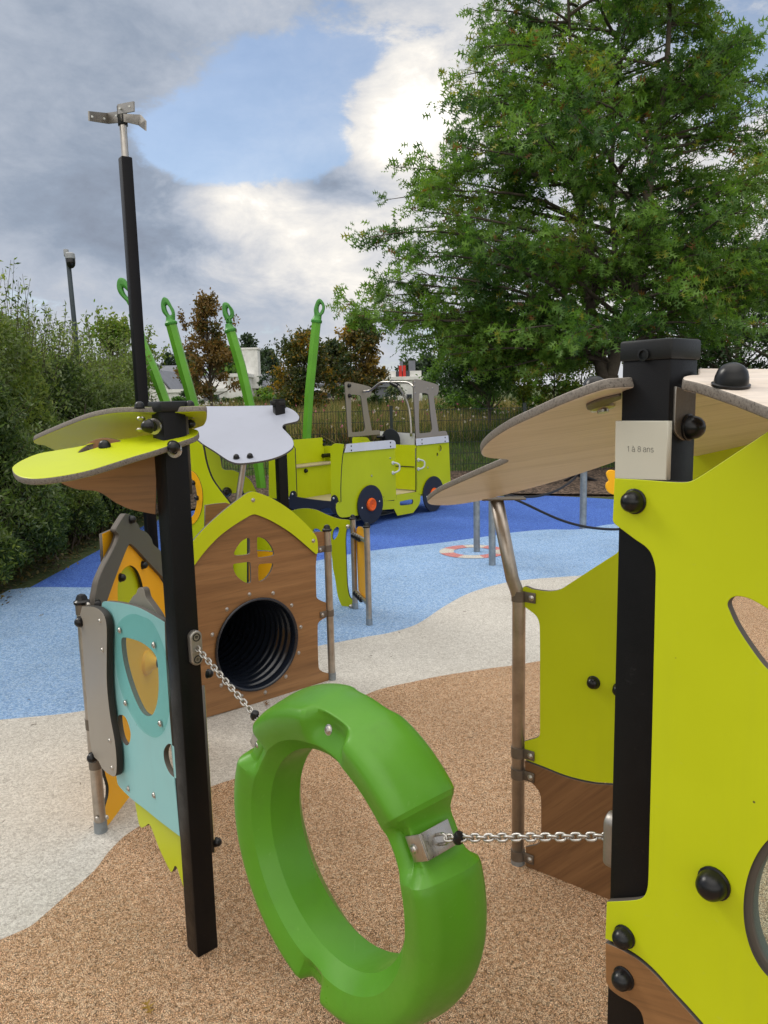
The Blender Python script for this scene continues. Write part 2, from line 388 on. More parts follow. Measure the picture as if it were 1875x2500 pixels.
plain('black_post', (.005, .005, .006), .5, 700, .5, .18, bd=.0006); plain('black_cap', (.007, .008, .009), .40, 500, .25, .35); plain('knob', (.005, .0055, .007), .28, 0, 0, .38, 0)
plain('black_mast', (.003, .003, .005), .42, 300, .2, .2); plain('swing_green', (.085, .275, .014), .36, 260, .16, .38, .04, .10, .0006); plain('pole_green', (.12, .38, .02), .42, 200, .1)
plain('loop_green', (.06, .28, .035), .38); plain('pipe_black', (.012, .016, .026), .14, 120, .1, .6); plain('rope', (.006, .006, .011), .6, 900, .8)
plain('white_grip', (.62, .64, .62), .4); plain('render_white', (.72, .72, .70), .8, 30, .2); plain('render_cream', (.60, .52, .40), .8, 30, .2); plain('slate', (.15, .16, .19), .6, 8, .3)
plain('window_glass', (.03, .035, .045), .12, 0, 0, .8); plain('red_panel', (.62, .03, .02), .5); plain('cctv_white', (.34, .36, .38), .4); plain('cctv_black', (.01, .01, .012), .15); plain('lamp_grey', (.06, .08, .10), .5)
plain('mulch_base', (.055, .034, .022), .95, 60, 1, bd=.02); plain('bark', (.115, .095, .075), .9, 45, .9, .2, var=.4, bd=.02); plain('twig', (.075, .055, .038), .9); plain('fence_green', (.012, .022, .018), .5)
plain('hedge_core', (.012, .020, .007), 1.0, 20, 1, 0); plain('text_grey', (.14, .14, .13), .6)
def scuff(name, pale, dark):
    m = M[name]; nt = m.node_tree; p = [n for n in nt.nodes if n.type == 'BSDF_PRINCIPLED'][0]; v = objco(nt); src = p.inputs['Base Color'].links[0].from_socket
    mp = nnode(nt, 'ShaderNodeMapping'); mp.inputs['Rotation'].default_value = (.7, .2, 1.1); mp.inputs['Scale'].default_value = (1, .06, 1); nt.links.new(v, mp.inputs['Vector'])
    a = ramp(nt, noise_of(nt, mp.outputs[0], 70, 4, .7), [(.64, (0, 0, 0)), (.72, (.30,)*3)]); b = ramp(nt, noise_of(nt, v, 11, 6, .7), [(.55, (0, 0, 0)), (.75, (.35,)*3)])
    m1 = nnode(nt, 'ShaderNodeMix', data_type='RGBA'); nt.links.new(b, m1.inputs[0]); nt.links.new(src, m1.inputs[6]); m1.inputs[7].default_value = (*dark, 1)
    m2 = nnode(nt, 'ShaderNodeMix', data_type='RGBA'); nt.links.new(a, m2.inputs[0]); nt.links.new(m1.outputs[2], m2.inputs[6]); m2.inputs[7].default_value = (*pale, 1); nt.links.new(m2.outputs[2], p.inputs['Base Color'])
    nt.links.new(ramp(nt, noise_of(nt, v, 9, 6, .7), [(.3, (.26,)*3), (.7, (.52,)*3)]), p.inputs['Roughness'])
scuff('swing_green', (.17, .36, .08), (.07, .19, .018)); scuff('black_post', (.03, .03, .03), (.010, .009, .008))
def clear():
    m, nt, p = newmat('clear_plastic'); v = objco(nt); p.inputs['Base Color'].default_value = (.62, .86, .84, 1); p.inputs['Roughness'].default_value = .12
    tr = nnode(nt, 'ShaderNodeBsdfTransparent'); tr.inputs[0].default_value = (.86, .95, .94, 1); mx = nnode(nt, 'ShaderNodeMixShader')
    z = nnode(nt, 'ShaderNodeSeparateXYZ'); nt.links.new(v, z.inputs[0]); n = noise_of(nt, v, 16, 6, .7)
    # hazy grime gathered along the lower rim of the disc
    mr = nnode(nt, 'ShaderNodeMapRange'); nt.links.new(z.outputs[2], mr.inputs[0]); mr.inputs[1].default_value = .62; mr.inputs[2].default_value = .40; mr.inputs[3].default_value = 0; mr.inputs[4].default_value = .22
    ad = nnode(nt, 'ShaderNodeMath', operation='MULTIPLY_ADD'); nt.links.new(mr.outputs[0], ad.inputs[0]); nt.links.new(n, ad.inputs[1]); ad.inputs[2].default_value = .045
    nt.links.new(ad.outputs[0], mx.inputs[0]); nt.links.new(tr.outputs[0], mx.inputs[1]); nt.links.new(p.outputs[0], mx.inputs[2])
    out = [x for x in nt.nodes if x.type == 'OUTPUT_MATERIAL'][0]; nt.links.new(mx.outputs[0], out.inputs[0])
clear()
def rubber(name, c_dark, c_mid, c_hi, gran=230, dark=.35, spk=(0, 0, 0), spkamt=0.0, gap=.10):
    """poured granule surfacing: packed rubber grains with dark gaps, speckles and soft weathering patches"""
    m, nt, p = newmat(name); v = objco(nt)
    w = nnode(nt, 'ShaderNodeTexNoise'); w.inputs['Scale'].default_value = gran*.45; w.inputs['Detail'].default_value = 2; nt.links.new(v, w.inputs['Vector'])
    mxv = nnode(nt, 'ShaderNodeVectorMath', operation='SCALE'); nt.links.new(w.outputs['Color'], mxv.inputs[0]); mxv.inputs['Scale'].default_value = 2.6/gran
    av = nnode(nt, 'ShaderNodeVectorMath', operation='ADD'); nt.links.new(v, av.inputs[0]); nt.links.new(mxv.outputs[0], av.inputs[1])
    vo = nnode(nt, 'ShaderNodeTexVoronoi', feature='DISTANCE_TO_EDGE'); vo.inputs['Scale'].default_value = gran; nt.links.new(av.outputs[0], vo.inputs['Vector'])
    vc = nnode(nt, 'ShaderNodeTexVoronoi', feature='F1'); vc.inputs['Scale'].default_value = gran*.55; nt.links.new(v, vc.inputs['Vector'])
    sep = nnode(nt, 'ShaderNodeSeparateColor'); nt.links.new(vc.outputs['Color'], sep.inputs[0])
    base = ramp(nt, sep.outputs[0], [(0.0, c_dark), (.45, c_mid), (1.0, c_hi)])
    gp = ramp(nt, vo.outputs['Distance'], [(gap*.4, (dark,)*3), (gap*1.6, (1, 1, 1))])
    mu = nnode(nt, 'ShaderNodeMix', data_type='RGBA', blend_type='MULTIPLY'); mu.inputs[0].default_value = 1; nt.links.new(base, mu.inputs[6]); nt.links.new(gp, mu.inputs[7])
    big = ramp(nt, noise_of(nt, v, 1.1, 5, .6), [(.3, (.86, .85, .84)), (.5, (.98, .98, .98)), (.72, (1.05, 1.05, 1.05))])
    m3 = nnode(nt, 'ShaderNodeMix', data_type='RGBA', blend_type='MULTIPLY'); m3.inputs[0].default_value = 1; nt.links.new(mu.outputs[2], m3.inputs[6]); nt.links.new(big, m3.inputs[7])
    md = ramp(nt, noise_of(nt, v, 34, 5, .75), [(.34, (.88, .87, .86)), (.55, (1, 1, 1)), (.75, (1.04, 1.04, 1.04))])
    m4 = nnode(nt, 'ShaderNodeMix', data_type='RGBA', blend_type='MULTIPLY'); m4.inputs[0].default_value = 1; nt.links.new(m3.outputs[2], m4.inputs[6]); nt.links.new(md, m4.inputs[7])
    res = m4.outputs[2]
    if spkamt:
        vs = nnode(nt, 'ShaderNodeTexVoronoi', feature='F1'); vs.inputs['Scale'].default_value = 95; nt.links.new(v, vs.inputs['Vector'])
        sk = ramp(nt, vs.outputs['Distance'], [(.10, (spkamt,)*3), (.22, (0, 0, 0))])
        m5 = nnode(nt, 'ShaderNodeMix', data_type='RGBA'); nt.links.new(sk, m5.inputs[0]); nt.links.new(res, m5.inputs[6]); m5.inputs[7].default_value = (*spk, 1); res = m5.outputs[2]
    nt.links.new(res, p.inputs['Base Color']); p.inputs['Roughness'].default_value = .9; p.inputs['Specular IOR Level'].default_value = .12
    bump(nt, p, vo.outputs['Distance'], .75, .004)
rubber('rubber_tan', (.60, .36, .195), (.86, .545, .33), (.95, .70, .47), 240, .10, gap=.125)
rubber('rubber_cream', (.50, .475, .43), (.65, .625, .575), (.76, .735, .68), 260, .55, (.12, .10, .08), .5, .07)
rubber('rubber_light_blue', (.17, .32, .58), (.29, .46, .75), (.48, .64, .84), 230, .6, (.42, .62, .84), .4, .07)
rubber('rubber_dark_blue', (.045, .10, .42), (.075, .16, .58), (.14, .28, .70), 230, .6, (.02, .04, .16), .5, .07)
rubber('rubber_red', (.50, .18, .18), (.62, .25, .25), (.70, .33, .32), 230, .6, gap=.07)
def leafmat(name, col, trans=.35, rough=.5, var=.25):
    m, nt, p = newmat(name); v = objco(nt); n = noise_of(nt, v, 1.3, 4, .6)
    a = ramp(nt, n, [(.3, tuple(c*(1-var) for c in col)), (.7, tuple(c*(1+var) for c in col))]); nt.links.new(a, p.inputs['Base Color'])
    p.inputs['Roughness'].default_value = rough; p.inputs['Specular IOR Level'].default_value = .35
    t = nnode(nt, 'ShaderNodeBsdfTranslucent'); mx = nnode(nt, 'ShaderNodeMixShader'); mx.inputs[0].default_value = trans
    b = nnode(nt, 'ShaderNodeMix', data_type='RGBA', blend_type='MULTIPLY'); b.inputs[0].default_value = 1; nt.links.new(a, b.inputs[6]); b.inputs[7].default_value = (1.5, 1.5, .7, 1)
    nt.links.new(b.outputs[2], t.inputs[0]); nt.links.new(p.outputs[0], mx.inputs[1]); nt.links.new(t.outputs[0], mx.inputs[2])
    out = [x for x in nt.nodes if x.type == 'OUTPUT_MATERIAL'][0]; nt.links.new(mx.outputs[0], out.inputs[0])
leafmat('oak_a', (.090, .19, .032)); leafmat('oak_b', (.14, .26, .042)); leafmat('oak_c', (.036, .095, .020)); leafmat('oak_y', (.24, .25, .035)); leafmat('oak_r', (.17, .085, .03))
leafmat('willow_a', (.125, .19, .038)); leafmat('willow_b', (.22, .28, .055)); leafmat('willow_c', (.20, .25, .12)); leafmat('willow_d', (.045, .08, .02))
leafmat('autumn_a', (.19, .115, .035)); leafmat('autumn_b', (.13, .095, .032)); leafmat('autumn_c', (.085, .095, .028)); leafmat('autumn_y', (.30, .19, .03))
leafmat('shrub_y', (.17, .21, .030)); leafmat('dark_a', (.022, .045, .016)); leafmat('dark_b', (.036, .065, .022)); leafmat('far_green', (.035, .060, .030)); leafmat('far_blue', (.045, .075, .055))
leafmat('grass_green', (.060, .115, .020)); leafmat('straw', (.38, .31, .15)); leafmat('straw_dark', (.22, .18, .08)); leafmat('rust', (.20, .11, .06)); leafmat('petal_white', (.72, .66, .66), .2); leafmat('petal_pink', (.55, .16, .28), .2)
def terrain():
    m, nt, p = newmat('terrain'); v = objco(nt); s = nnode(nt, 'ShaderNodeSeparateXYZ'); nt.links.new(v, s.inputs[0])
    g = ramp(nt, noise_of(nt, v, 3.5, 6, .7), [(.3, (.030, .055, .012)), (.55, (.060, .085, .022)), (.75, (.12, .10, .045))]); nt.links.new(g, p.inputs['Base Color'])
    p.inputs['Roughness'].default_value = 1; bump(nt, p, noise_of(nt, v, 25, 5, .7), .8, .05)
terrain()
def mulch():
    m, nt, p = newmat('mulch'); v = objco(nt); vo = nnode(nt, 'ShaderNodeTexVoronoi', feature='F1'); vo.inputs['Scale'].default_value = 28; nt.links.new(v, vo.inputs['Vector'])
    s = nnode(nt, 'ShaderNodeSeparateColor'); nt.links.new(vo.outputs['Color'], s.inputs[0])
    a = ramp(nt, s.outputs[0], [(0, (.025, .015, .010)), (.5, (.075, .048, .032)), (1, (.19, .13, .095))]); nt.links.new(a, p.inputs['Base Color']); p.inputs['Roughness'].default_value = .95
    bump(nt, p, vo.outputs['Distance'], 1, .03)
mulch()
# ------------------------------------------------------------------ ground
def surf(name, tag, pts, z, mat, step=5):
    q = []
    for p in pts:
        if isinstance(p[0], str) and p[0] == 'W': q.append((p[1], p[2], 1)); continue
        tg, p2 = (p[0], p[1:]) if isinstance(p[0], str) else (tag, p)
        w = atZ(tg, p2[0], p2[1], z); q.append((w.x, w.y, 1) if len(p2) > 2 else (w.x, w.y))
    pl = Plane((0, 0, z), (0, 0, 1)); loop = [Vector(pl.loc(Vector((a.x, a.y, z)))) for a in smooth_loop(q, step)]
    cu = bpy.data.curves.new('c', 'CURVE'); cu.dimensions = '2D'; cu.fill_mode = 'BOTH'
    sp = cu.splines.new('POLY'); sp.points.add(len(loop)-1)
    for i, a in enumerate(smooth_loop(q, step)): sp.points[i].co = (a.x, a.y, 0, 1)
    sp.use_cyclic_u = True; ob = bpy.data.objects.new('c', cu); me = bpy.data.meshes.new_from_object(ob); bpy.data.objects.remove(ob); bpy.data.curves.remove(cu)
    me.materials.clear(); me.materials.append(M[mat])
    for v in me.vertices: v.co.z = z
    for f in me.polygons: f.material_index = 0
    me.update()
    if me.polygons and me.polygons[0].normal.z < 0: me.flip_normals()
    o = bpy.data.objects.new(name, me); COL.objects.link(o); o['kind'] = 'structure'; return o
def hz(x, y):
    def sm(a, b, t): t = min(max((t-a)/(b-a), 0), 1); return t*t*(3-2*t)
    h = .12*sm(13.0, 14.2, y) + .42*sm(14.2, 17.5, y) + .50*sm(17.5, 32, y) + .5*sm(32, 70, y)
    h += 2.0*sm(90, 220, y)
    if x < -3.3 and y < 14: h += .04*sm(-3.3, -3.8, x)
    return h
def ground():
    bm = BM(); xs = [-400, -150, -70, -35, -20, -12, -8] + [-6+.5*i for i in range(29)] + [10, 14, 22, 40, 80, 180, 400]
    ys = [-60, -20, -8, -3, 0, 3, 6, 9, 11, 12.5] + [13+.3*i for i in range(16)] + [18.5, 20, 22, 25, 28, 32, 38, 46, 56, 70, 90, 120, 160, 220, 320, 500, 900]
    g = [[bm.verts.new((x, y, hz(x, y))) for x in xs] for y in ys]
    for j in range(len(ys)-1):
        for i in range(len(xs)-1): bm.faces.new((g[j][i], g[j][i+1], g[j+1][i+1], g[j+1][i]))
    o = link('ground', bm, None, M['terrain'], True); o['kind'] = 'structure'
ground()
# playground surfacing: dark blue over everything, lighter zones laid over it
edge = [('W', 9, -3), ('W', -3.6, -3), ('W', -3.5, 5.6), (-70, 1500), (54, 1433), (108, 1399), (163, 1366), (242, 1330), (343, 1283), (520, 1236), (700, 1216), (960, 1211), (1235, 1212), (1325, 1210), (1495, 1219), (1700, 1240), ('W', 9, 9.5)]
SRC['S'] = (0, 0, 1.0)
surf('play_surface', 'S', edge, .004, 'rubber_dark_blue')
surf('play_surface', 'S', [('W', 9, -3), ('W', -3.5, -3), ('W', -3.4, 5.2), (-60, 1460), (61, 1435), (217, 1434), (400, 1431), (600, 1398), (771, 1369), (848, 1354), (903, 1345), (975, 1336), (1084, 1324), (1192, 1309),
      (1253, 1300), (1330, 1293), (1416, 1292), (1481, 1281), (1506, 1279), (1700, 1262), ('W', 9, 6.6)], .008, 'rubber_light_blue')
surf('play_surface', 'S', [('W', 9, -3), ('W', -3.3, -3), ('W', -3.2, 2.6), (-80, 1762), (0, 1757), (150, 1743), (204, 1735), (400, 1700), (620, 1622), (778, 1577), (818, 1569), (897, 1554), (950, 1545), (1017, 1524), (1085, 1480), (1148, 1447),
      (1231, 1423), (1297, 1414), (1362, 1409), (1419, 1405), (1560, 1392), (1800, 1340), ('W', 9, 4.6)], .012, 'rubber_cream')
surf('play_surface', 'S', [('W', 9, -3), ('W', -3.1, -3), ('W', -2.6, .8), (-90, 2330), (0, 2294), (72, 2262), (108, 2233), (174, 2175), (231, 2124), (264, 2081), (304, 2041), (340, 2017), (400, 1975), (521, 1918), (575, 1900), (700, 1840),
      (800, 1755), (875, 1705), (930, 1682), (1014, 1663), (1077, 1650), (1200, 1631), (1249, 1625), (1316, 1614), (1460, 1590), (1600, 1510), (1750, 1435), (1900, 1400), ('W', 9, 4.0)], .016, 'rubber_tan')
surf('mulch_strip', 'S', [('W', -5.6, 2), ('W', -3.35, 2), ('W', -3.3, 6.0), ('W', -3.15, 8.8), ('W', -3.05, 9.9), ('W', -2.3, 11.3), ('W', -1.5, 12.35), ('W', .3, 12.6), ('W', 1.9, 12.1), ('W', 3.5, 11.6), ('W', 9, 10.2), ('W', 9, 14.3), ('W', -6, 14.3)], .002, 'mulch')
def mulch_bank():
    bm = BM(); xs = [-6+.4*i for i in range(40)]
    def f(x, t):
        y0 = 12.35 if x < .5 else 12.35-(x-.5)*.26
        if x < -1.6: y0 = 12.35+(x+1.6)*1.1 if x > -3.2 else 10.6
        y = y0+.1+(14.6-y0)*t; return Vector((x, y, max(.02, hz(x, y))+.015+.10*math.sin(min(t, 1)*math.pi)))
    g = [[bm.verts.new(f(x, t/6)) for x in xs] for t in range(7)]
    for j in range(6):
        for i in range(len(xs)-1): bm.faces.new((g[j][i], g[j][i+1], g[j+1][i+1], g[j+1][i]))
    o = link('mulch_bank', bm, None, M['mulch'], True); o['kind'] = 'structure'
mulch_bank()
def buoy():
    c = Vector((.905, 7.69, .012)); bm = BM(); n = 48
    for k in range(n):
        a0, a1 = k/n*2*math.pi+.2, (k+1)/n*2*math.pi+.2
        f = bm.faces.new([bm.verts.new(c+Vector((r*math.cos(a), r*math.sin(a), 0))) for r, a in ((.20, a0), (.345, a0), (.345, a1), (.20, a1))])
        f.material_index = (k//6) % 2
    o = link('ground_marking', bm, None, [M['rubber_red'], M['rubber_cream']]); o['kind'] = 'structure'
buoy()

# ------------------------------------------------------------------ left playhouse
def post_box(parent, name, c, w, z0, z1, ang, mat, r=.004):
    b = BM(); box(b, (c[0], c[1], (z0+z1)/2), (w, w, z1-z0), ang, r); return link(name, b, parent, mat, smooth='auto')
def tpole(parent, x, y, z1, r=.0205, name='steel_tube', z0=0, capped=True):
    b = BM(); tube(b, [(x, y, z0), (x, y, z1-.02)], r, 18); o = link(name, b, parent, M['tube_steel'], smooth='auto')
    b = BM(); tube(b, [(x, y, z0), (x, y, z0+.055)], r*1.12, 18); link('sleeve', b, o, M['galvanised'], smooth='auto')
    if capped:
        b = BM(); revolve(b, [(r*1.0, -.004), (r*1.30, -.003), (r*1.32, .006), (r*1.1, .009), (r*.95, .012), (r*.9, .020), (r*.6, .030), (0, .034)], (x, y, z1-.02), (0, 0, 1), 18); link('tube_cap', b, o, M['knob'], smooth='auto')
    return o
def clamp(parent, x, y, z, r, d, h=.036, ln=.05):
    """strap round a tube with a tab reaching along d, a screw on the tab"""
    d = Vector((d[0], d[1], 0)).normalized(); nrm = Vector((d.y, -d.x, 0)); 
    if nrm.y > 0: nrm = -nrm
    b = BM(); tube(b, [(x, y, z-h/2), (x, y, z+h/2)], r+.003, 20)
    box(b, Vector((x, y, z))+d*(r+ln/2)+nrm*.004, (ln, .006, h), math.atan2(d.y, d.x), .0025)
    o = link('clamp', b, parent, M['clamp_steel'], smooth='auto')
    rivets(o, [Vector((x, y, z))+d*(r+ln*.66)+nrm*.007], nrm, .008, 'screw'); return o

P1 = Vector((-.564, 1.983, 0)); PA = math.radians(42)               # near corner of the left front post, turned 42 degrees
p1r = Vector((math.cos(PA), math.sin(PA), 0)); p1l = Vector((-math.sin(PA), math.cos(PA), 0)); PW = .066
P1C = P1 + p1r*PW/2 + p1l*PW/2
lh = thing('playhouse', 'left playhouse with black corner post, lime leaf roof, teal rocket panel and brown tunnel wall', 'playhouse', (P1C.x, P1C.y, 0))
post_box(lh, 'corner_post', P1C, PW, 0, 1.578, PA, M['black_post'])
b = BM(); box(b, (P1C.x, P1C.y, 1.587), (PW+.013, PW+.013, .028), PA, .005); link('post_cap', b, lh, M['black_cap'], smooth='auto')
# roof: near leaf slopes towards us, far leaf slopes away
ra = P1 + Vector((0, 0, 1.50))
roof_near = plane3(ra, ra+Vector((-1, .12, -.02)), ra+Vector((0, 1, .17)))
ne = sheet('roof_panel', roof_near, 'B', [(80, 668), (100, 645), (160, 610), (260, 572), (380, 550), (520, 527), (700, 490), (860, 470), (990, 447), (1080, 437), (1130, 434, 1), (1180, 432), (1230, 406, 1), (1290, 404), (1332, 412), (1341, 432), (1310, 458), (1200, 497), (1050, 548), (900, 592), (750, 640), (600, 685), (420, 722), (250, 741), (150, 733), (95, 705)],
      holes=[[(528, 566), (580, 520), (650, 487), (700, 472), (760, 474), (815, 488), (760, 500), (690, 520), (610, 545)]], thick=.016, mat=M['lime'], edge=M['worn_edge'], parent=lh, bev=.003)
rb = Vector((P1.x, 2.0, 1.574))
roof_far = plane3(rb, rb+Vector((-1, .10, -.012)), rb+Vector((0, 1, -.30)))
sheet('roof_panel', roof_far, 'B', [(225, 495), (232, 484), (300, 452), (450, 390), (600, 335), (760, 303), (900, 296), (1060, 298), (1250, 293), (1380, 290), (1396, 305), (1394, 350), (1375, 385), (1330, 403), (1200, 450), (950, 500), (600, 560), (400, 560), (300, 520), (240, 510)], thick=.016, mat=M['lime'], edge=M['worn_edge'], parent=lh, bev=.003)
# brown gusset under the roof, its top tab pokes through the slot
gus = vplane((P1.x-.048, P1.y+.05), (P1.x-1.048, P1.y+.05-.17))
sheet('roof_bracket', gus, 'B', [(400, 752), (430, 782), (520, 815), (640, 826), (700, 850), (780, 905), (880, 950), (1050, 985, 1), (1062, 560, 1), (860, 540, 1), (818, 489, 1), (760, 474), (690, 468), (610, 492), (540, 555), (520, 620, 1), (410, 690, 1)], thick=.013, mat=M['wood_gusset'], parent=lh)
kn = Vector(roof_near.n)
for tag, x, y, pl, rr in (('B', 708, 530, roof_near, .0155), ('B', 1185, 415, roof_near, .0155)):
    p = pl.at(tag, x, y); knob(lh, p - pl.n*.004, kn, rr)
un = roof_far.off(.016)
for x, y in ((225, 1090), (905, 1075)):
    p = atY('N', x, y, 1.98 if x < 500 else 2.03); knob(lh, p, (0, .1, 1), .0125)
# hardware under the roof
pf = Plane(P1, (-math.sin(PA)*0-math.cos(PA), -math.sin(PA), 0))      # left face of the post
for tag, x, y, Yd, n, rr in (('N', 370, 1330, 1.965, (-.7, -.7, 0), .0165), ('B', 1175, 520, 1.93, (-.1, -.8, -.5), .015), ('N', 905, 1300, 2.06, (.8, -.5, 0), .011)):
    knob(lh, atY(tag, x, y, Yd), n, rr)
for tag, x, y, Yd in (('B', 1180, 545, 1.94), ('N', 430, 1330, 1.985)):
    b = BM(); p = atY(tag, x, y, Yd); revolve(b, [(.021, 0), (.021, .006), (.013, .007), (.013, 0)], p, (-.3, -.9, -.1), 24); link('washer', b, lh, M['steel'], smooth='auto')
for tag, x, y, Yd in (('N', 245, 1232, 2.0), ('N', 235, 1385, 2.0), ('N', 935, 1200, 2.06), ('B', 730, 668, 1.9)):
    b = BM(); p = atY(tag, x, y, Yd); revolve(b, [(.010, -.004), (.012, 0), (.006, .005), (0, .005)], p, (0, -.25, -1), 14); link('roof_bolt', b, lh, M['steel'], smooth='auto')
# side boards seen edge-on right of the post
sp = P1 + p1r*PW
edgeon = Plane(sp + Vector((.004, 0, 0)), Vector((1, -.30, 0)))
def slab(parent, name, px, tag, y0, depth, th, mat, edge=None, r=.02):
    """board running away from the viewer, seen by its near edge; px = top and bottom of that edge"""
    a = atY(tag, px[0][0], px[0][1], y0); c = atY(tag, px[1][0], px[1][1], y0); d = Vector((a.x, y0, 0)).normalized()
    pl = Plane((a.x, a.y, 0), Vector((d.y, -d.x, 0))); 
    if pl.n.x < 0: pl = Plane(pl.o, pl.n)
    q = [(a.x, a.y, a.z), (c.x, c.y, c.z)]; e = Vector((d.x, d.y, 0))*depth
    pts = [Vector(q[0]), Vector((a.x, a.y, c.z)), Vector((a.x, a.y, c.z))+e, Vector(q[0])+e]
    return sheet_world(name, pl, pts, mat, parent, th, edge or M['hpl_edge'])
slab(lh, 'bracket_board', ((1268, 300), (1296, 845)), 'B', 2.045, .16, .012, M['hpl_edge'])
slab(lh, 'side_board', ((1266, 60), (1352, 1372)), 'Q', 2.06, .30, .013, M['lime'], M['hpl_edge'])
knob(lh, atY('Q', 1352, 1268, 2.07), (1, -.2, 0), .013); knob(lh, atY('E', 322, 1492, 2.25), (1, -.3, 0), .013)

# teal rocket panel from the post to the left steel tube
S1 = Vector((-1.089, 2.66, 0))
ta = Vector((P1.x-.055, P1.y+.065, 0)); rk = vplane(S1, ta)
roc = rk.off(-.004)
cc = [('C', 330, 735), ('C', 370, 724), ('C', 500, 740), ('C', 640, 780), ('C', 835, 890, 1), ('C', 845, 1200, 1), ('C', 880, 1700, 1), ('Q', 992, 1214, 1), ('Q', 800, 1070), ('Q', 640, 940), ('Q', 490, 822), ('Q', 365, 690), ('Q', 348, 600, 1), ('C', 440, 2000), ('C', 390, 1500), ('C', 345, 1000), ('C', 326, 800)]
h1 = [('C', 489, 1024), ('C', 545, 1023), ('C', 650, 1060), ('C', 738, 1130), ('C', 775, 1205), ('C', 786, 1400), ('C', 770, 1560), ('C', 725, 1650), ('C', 650, 1620), ('C', 570, 1450), ('C', 510, 1250), ('C', 487, 1100)]
h2 = [('C', 456, 1670), ('C', 478, 1645), ('C', 520, 1668), ('C', 558, 1780), ('C', 550, 1868), ('C', 520, 1888), ('C', 478, 1820)]
h3 = [('Q', 868, 280), ('Q', 915, 290), ('Q', 985, 380), ('Q', 1000, 500), ('Q', 960, 615), ('Q', 890, 575), ('Q', 838, 460), ('Q', 828, 350)]
sheet('rocket_panel', roc, 'C', cc, [h1, h2, h3], .016, M['teal'], M['hpl_edge'], lh)
disc = roc.off(.004)
dsk = sheet('window_disc', disc, 'C', [(560, 828), (485, 868), (440, 950), (425, 1090), (435, 1240), (475, 1430), (540, 1600), (640, 1760), (750, 1828), (820, 1780), (862, 1640), (874, 1480), (862, 1280), (815, 1080), (730, 900), (640, 845)], thick=.0035, mat=M['clear_plastic'], edge=M['clear_plastic'], parent=lh, bev=.0006)
rivets(lh, [disc.at('C', x, y) for x, y in ((474, 958), (750, 1078), (521, 1548), (801, 1714))], disc.n, .0085, 'disc_screws')
rivets(lh, [roc.at('Q', x, y) for x, y in ((474, 727), (733, 793))], roc.n, .0085, 'panel_screws')
wing = rk.off(.024)
wp = sheet('rocket_wing', wing, 'C', [(165, 765, 1), (250, 768), (310, 795), (350, 850), (366, 940), (366, 1150), (368, 1400), (392, 1640), (430, 1850), (445, 2010), (440, 2130), (400, 2135), (330, 2080), (300, 2020), (250, 1960), (225, 1800, 1), (150, 830, 1)], thick=.022, mat=M['taupe'], edge=M['edge_black'], parent=lh)
rivets(wp, [wing.at('C', x, y) for x, y in ((313, 884), (334, 1118), (394, 1852), (413, 2072))], wing.n, .0075, 'wing_screws')
sheet('rocket_flame', rk.off(-.03), 'Q', [(535, 860, 1), (575, 1082), (600, 1122), (645, 1108), (672, 1086), (700, 1120), (780, 1330), (850, 1480), (900, 1572), (925, 1545), (940, 1512), (962, 1530), (985, 1600), (1040, 1760, 1), (1060, 1100, 1), (800, 950, 1)], thick=.013, mat=M['lime'], parent=lh)
sheet('rocket_fin', rk.off(-.05), 'C', [(500, 800, 1), (545, 735), (580, 680), (604, 660), (618, 622), (645, 611), (668, 630), (684, 690), (740, 770), (790, 850), (820, 960, 1)], thick=.018, mat=M['taupe'], parent=lh)
t1 = tpole(lh, S1.x, S1.y, .915, .0215)
knob(lh, atY('C', 160, 888, 2.60), (-.25, -1, .05), .018); knob(lh, atY('C', 258, 1985, 2.60), (-.25, -1, .05), .018)
for z in (.875, .44, .285):
    b = BM(); tube(b, [(S1.x, S1.y, z-.02), (S1.x, S1.y, z+.02)], .0235, 20); link('clamp', b, t1, M['clamp_steel'], smooth='auto')
rivets(lh, [atY('P', 655, 272, 2.635), atY('P', 720, 262, 2.64), atY('C', 215, 750, 2.64)], (-.3, -1, 0), .0075, 'tube_screws')

# amber gable wall running back from the steel tube
ga = Vector((-1.078, 2.66, 0)); gb = Vector((-1.02, 3.60, 0)); gp = vplane(ga, gb)
gl = [('C', 230, 900, 1), ('C', 555, 262), ('C', 900, 700, 1), ('C', 900, 1900, 1), ('Q', 800, 560, 1), ('Q', 480, 838, 1), ('Q', 246, 1122, 1), ('Q', 232, 985), ('Q', 240, 900), ('Q', 268, 800), ('Q', 270, 700), ('Q', 232, 560), ('C', 250, 1500, 1)]
gh = [('C', 558, 434), ('C', 500, 470), ('C', 462, 560), ('C', 458, 700), ('C', 480, 850), ('C', 560, 900), ('C', 640, 850), ('C', 668, 700), ('C', 655, 580), ('C', 615, 475)]
sheet('gable_wall', gp, 'C', gl, [gh], .013, M['amber'], M['edge_black'], lh)
sheet('lime_disc', gp.off(-.022), 'C', [(450, 420, 1), (690, 420, 1), (700, 950, 1), (440, 950, 1)], thick=.010, mat=M['lime'], parent=lh)
grf = [(515, 22), (530, 14), (556, 22), (590, 60), (625, 105), (640, 140), (690, 165), (730, 215), (745, 260), (790, 300), (835, 345, 1), (850, 560, 1), (800, 505), (700, 400), (610, 300), (556, 258), (530, 300), (450, 500), (370, 725), (345, 800, 1), (262, 790, 1), (272, 700), (285, 630), (300, 560), (345, 450), (385, 375), (440, 265), (465, 190), (440, 150), (470, 90)]
sheet('gable_trim', gp.off(.016), 'C', grf, thick=.015, mat=M['dark_grey'], edge=M['hpl_edge'], parent=lh)
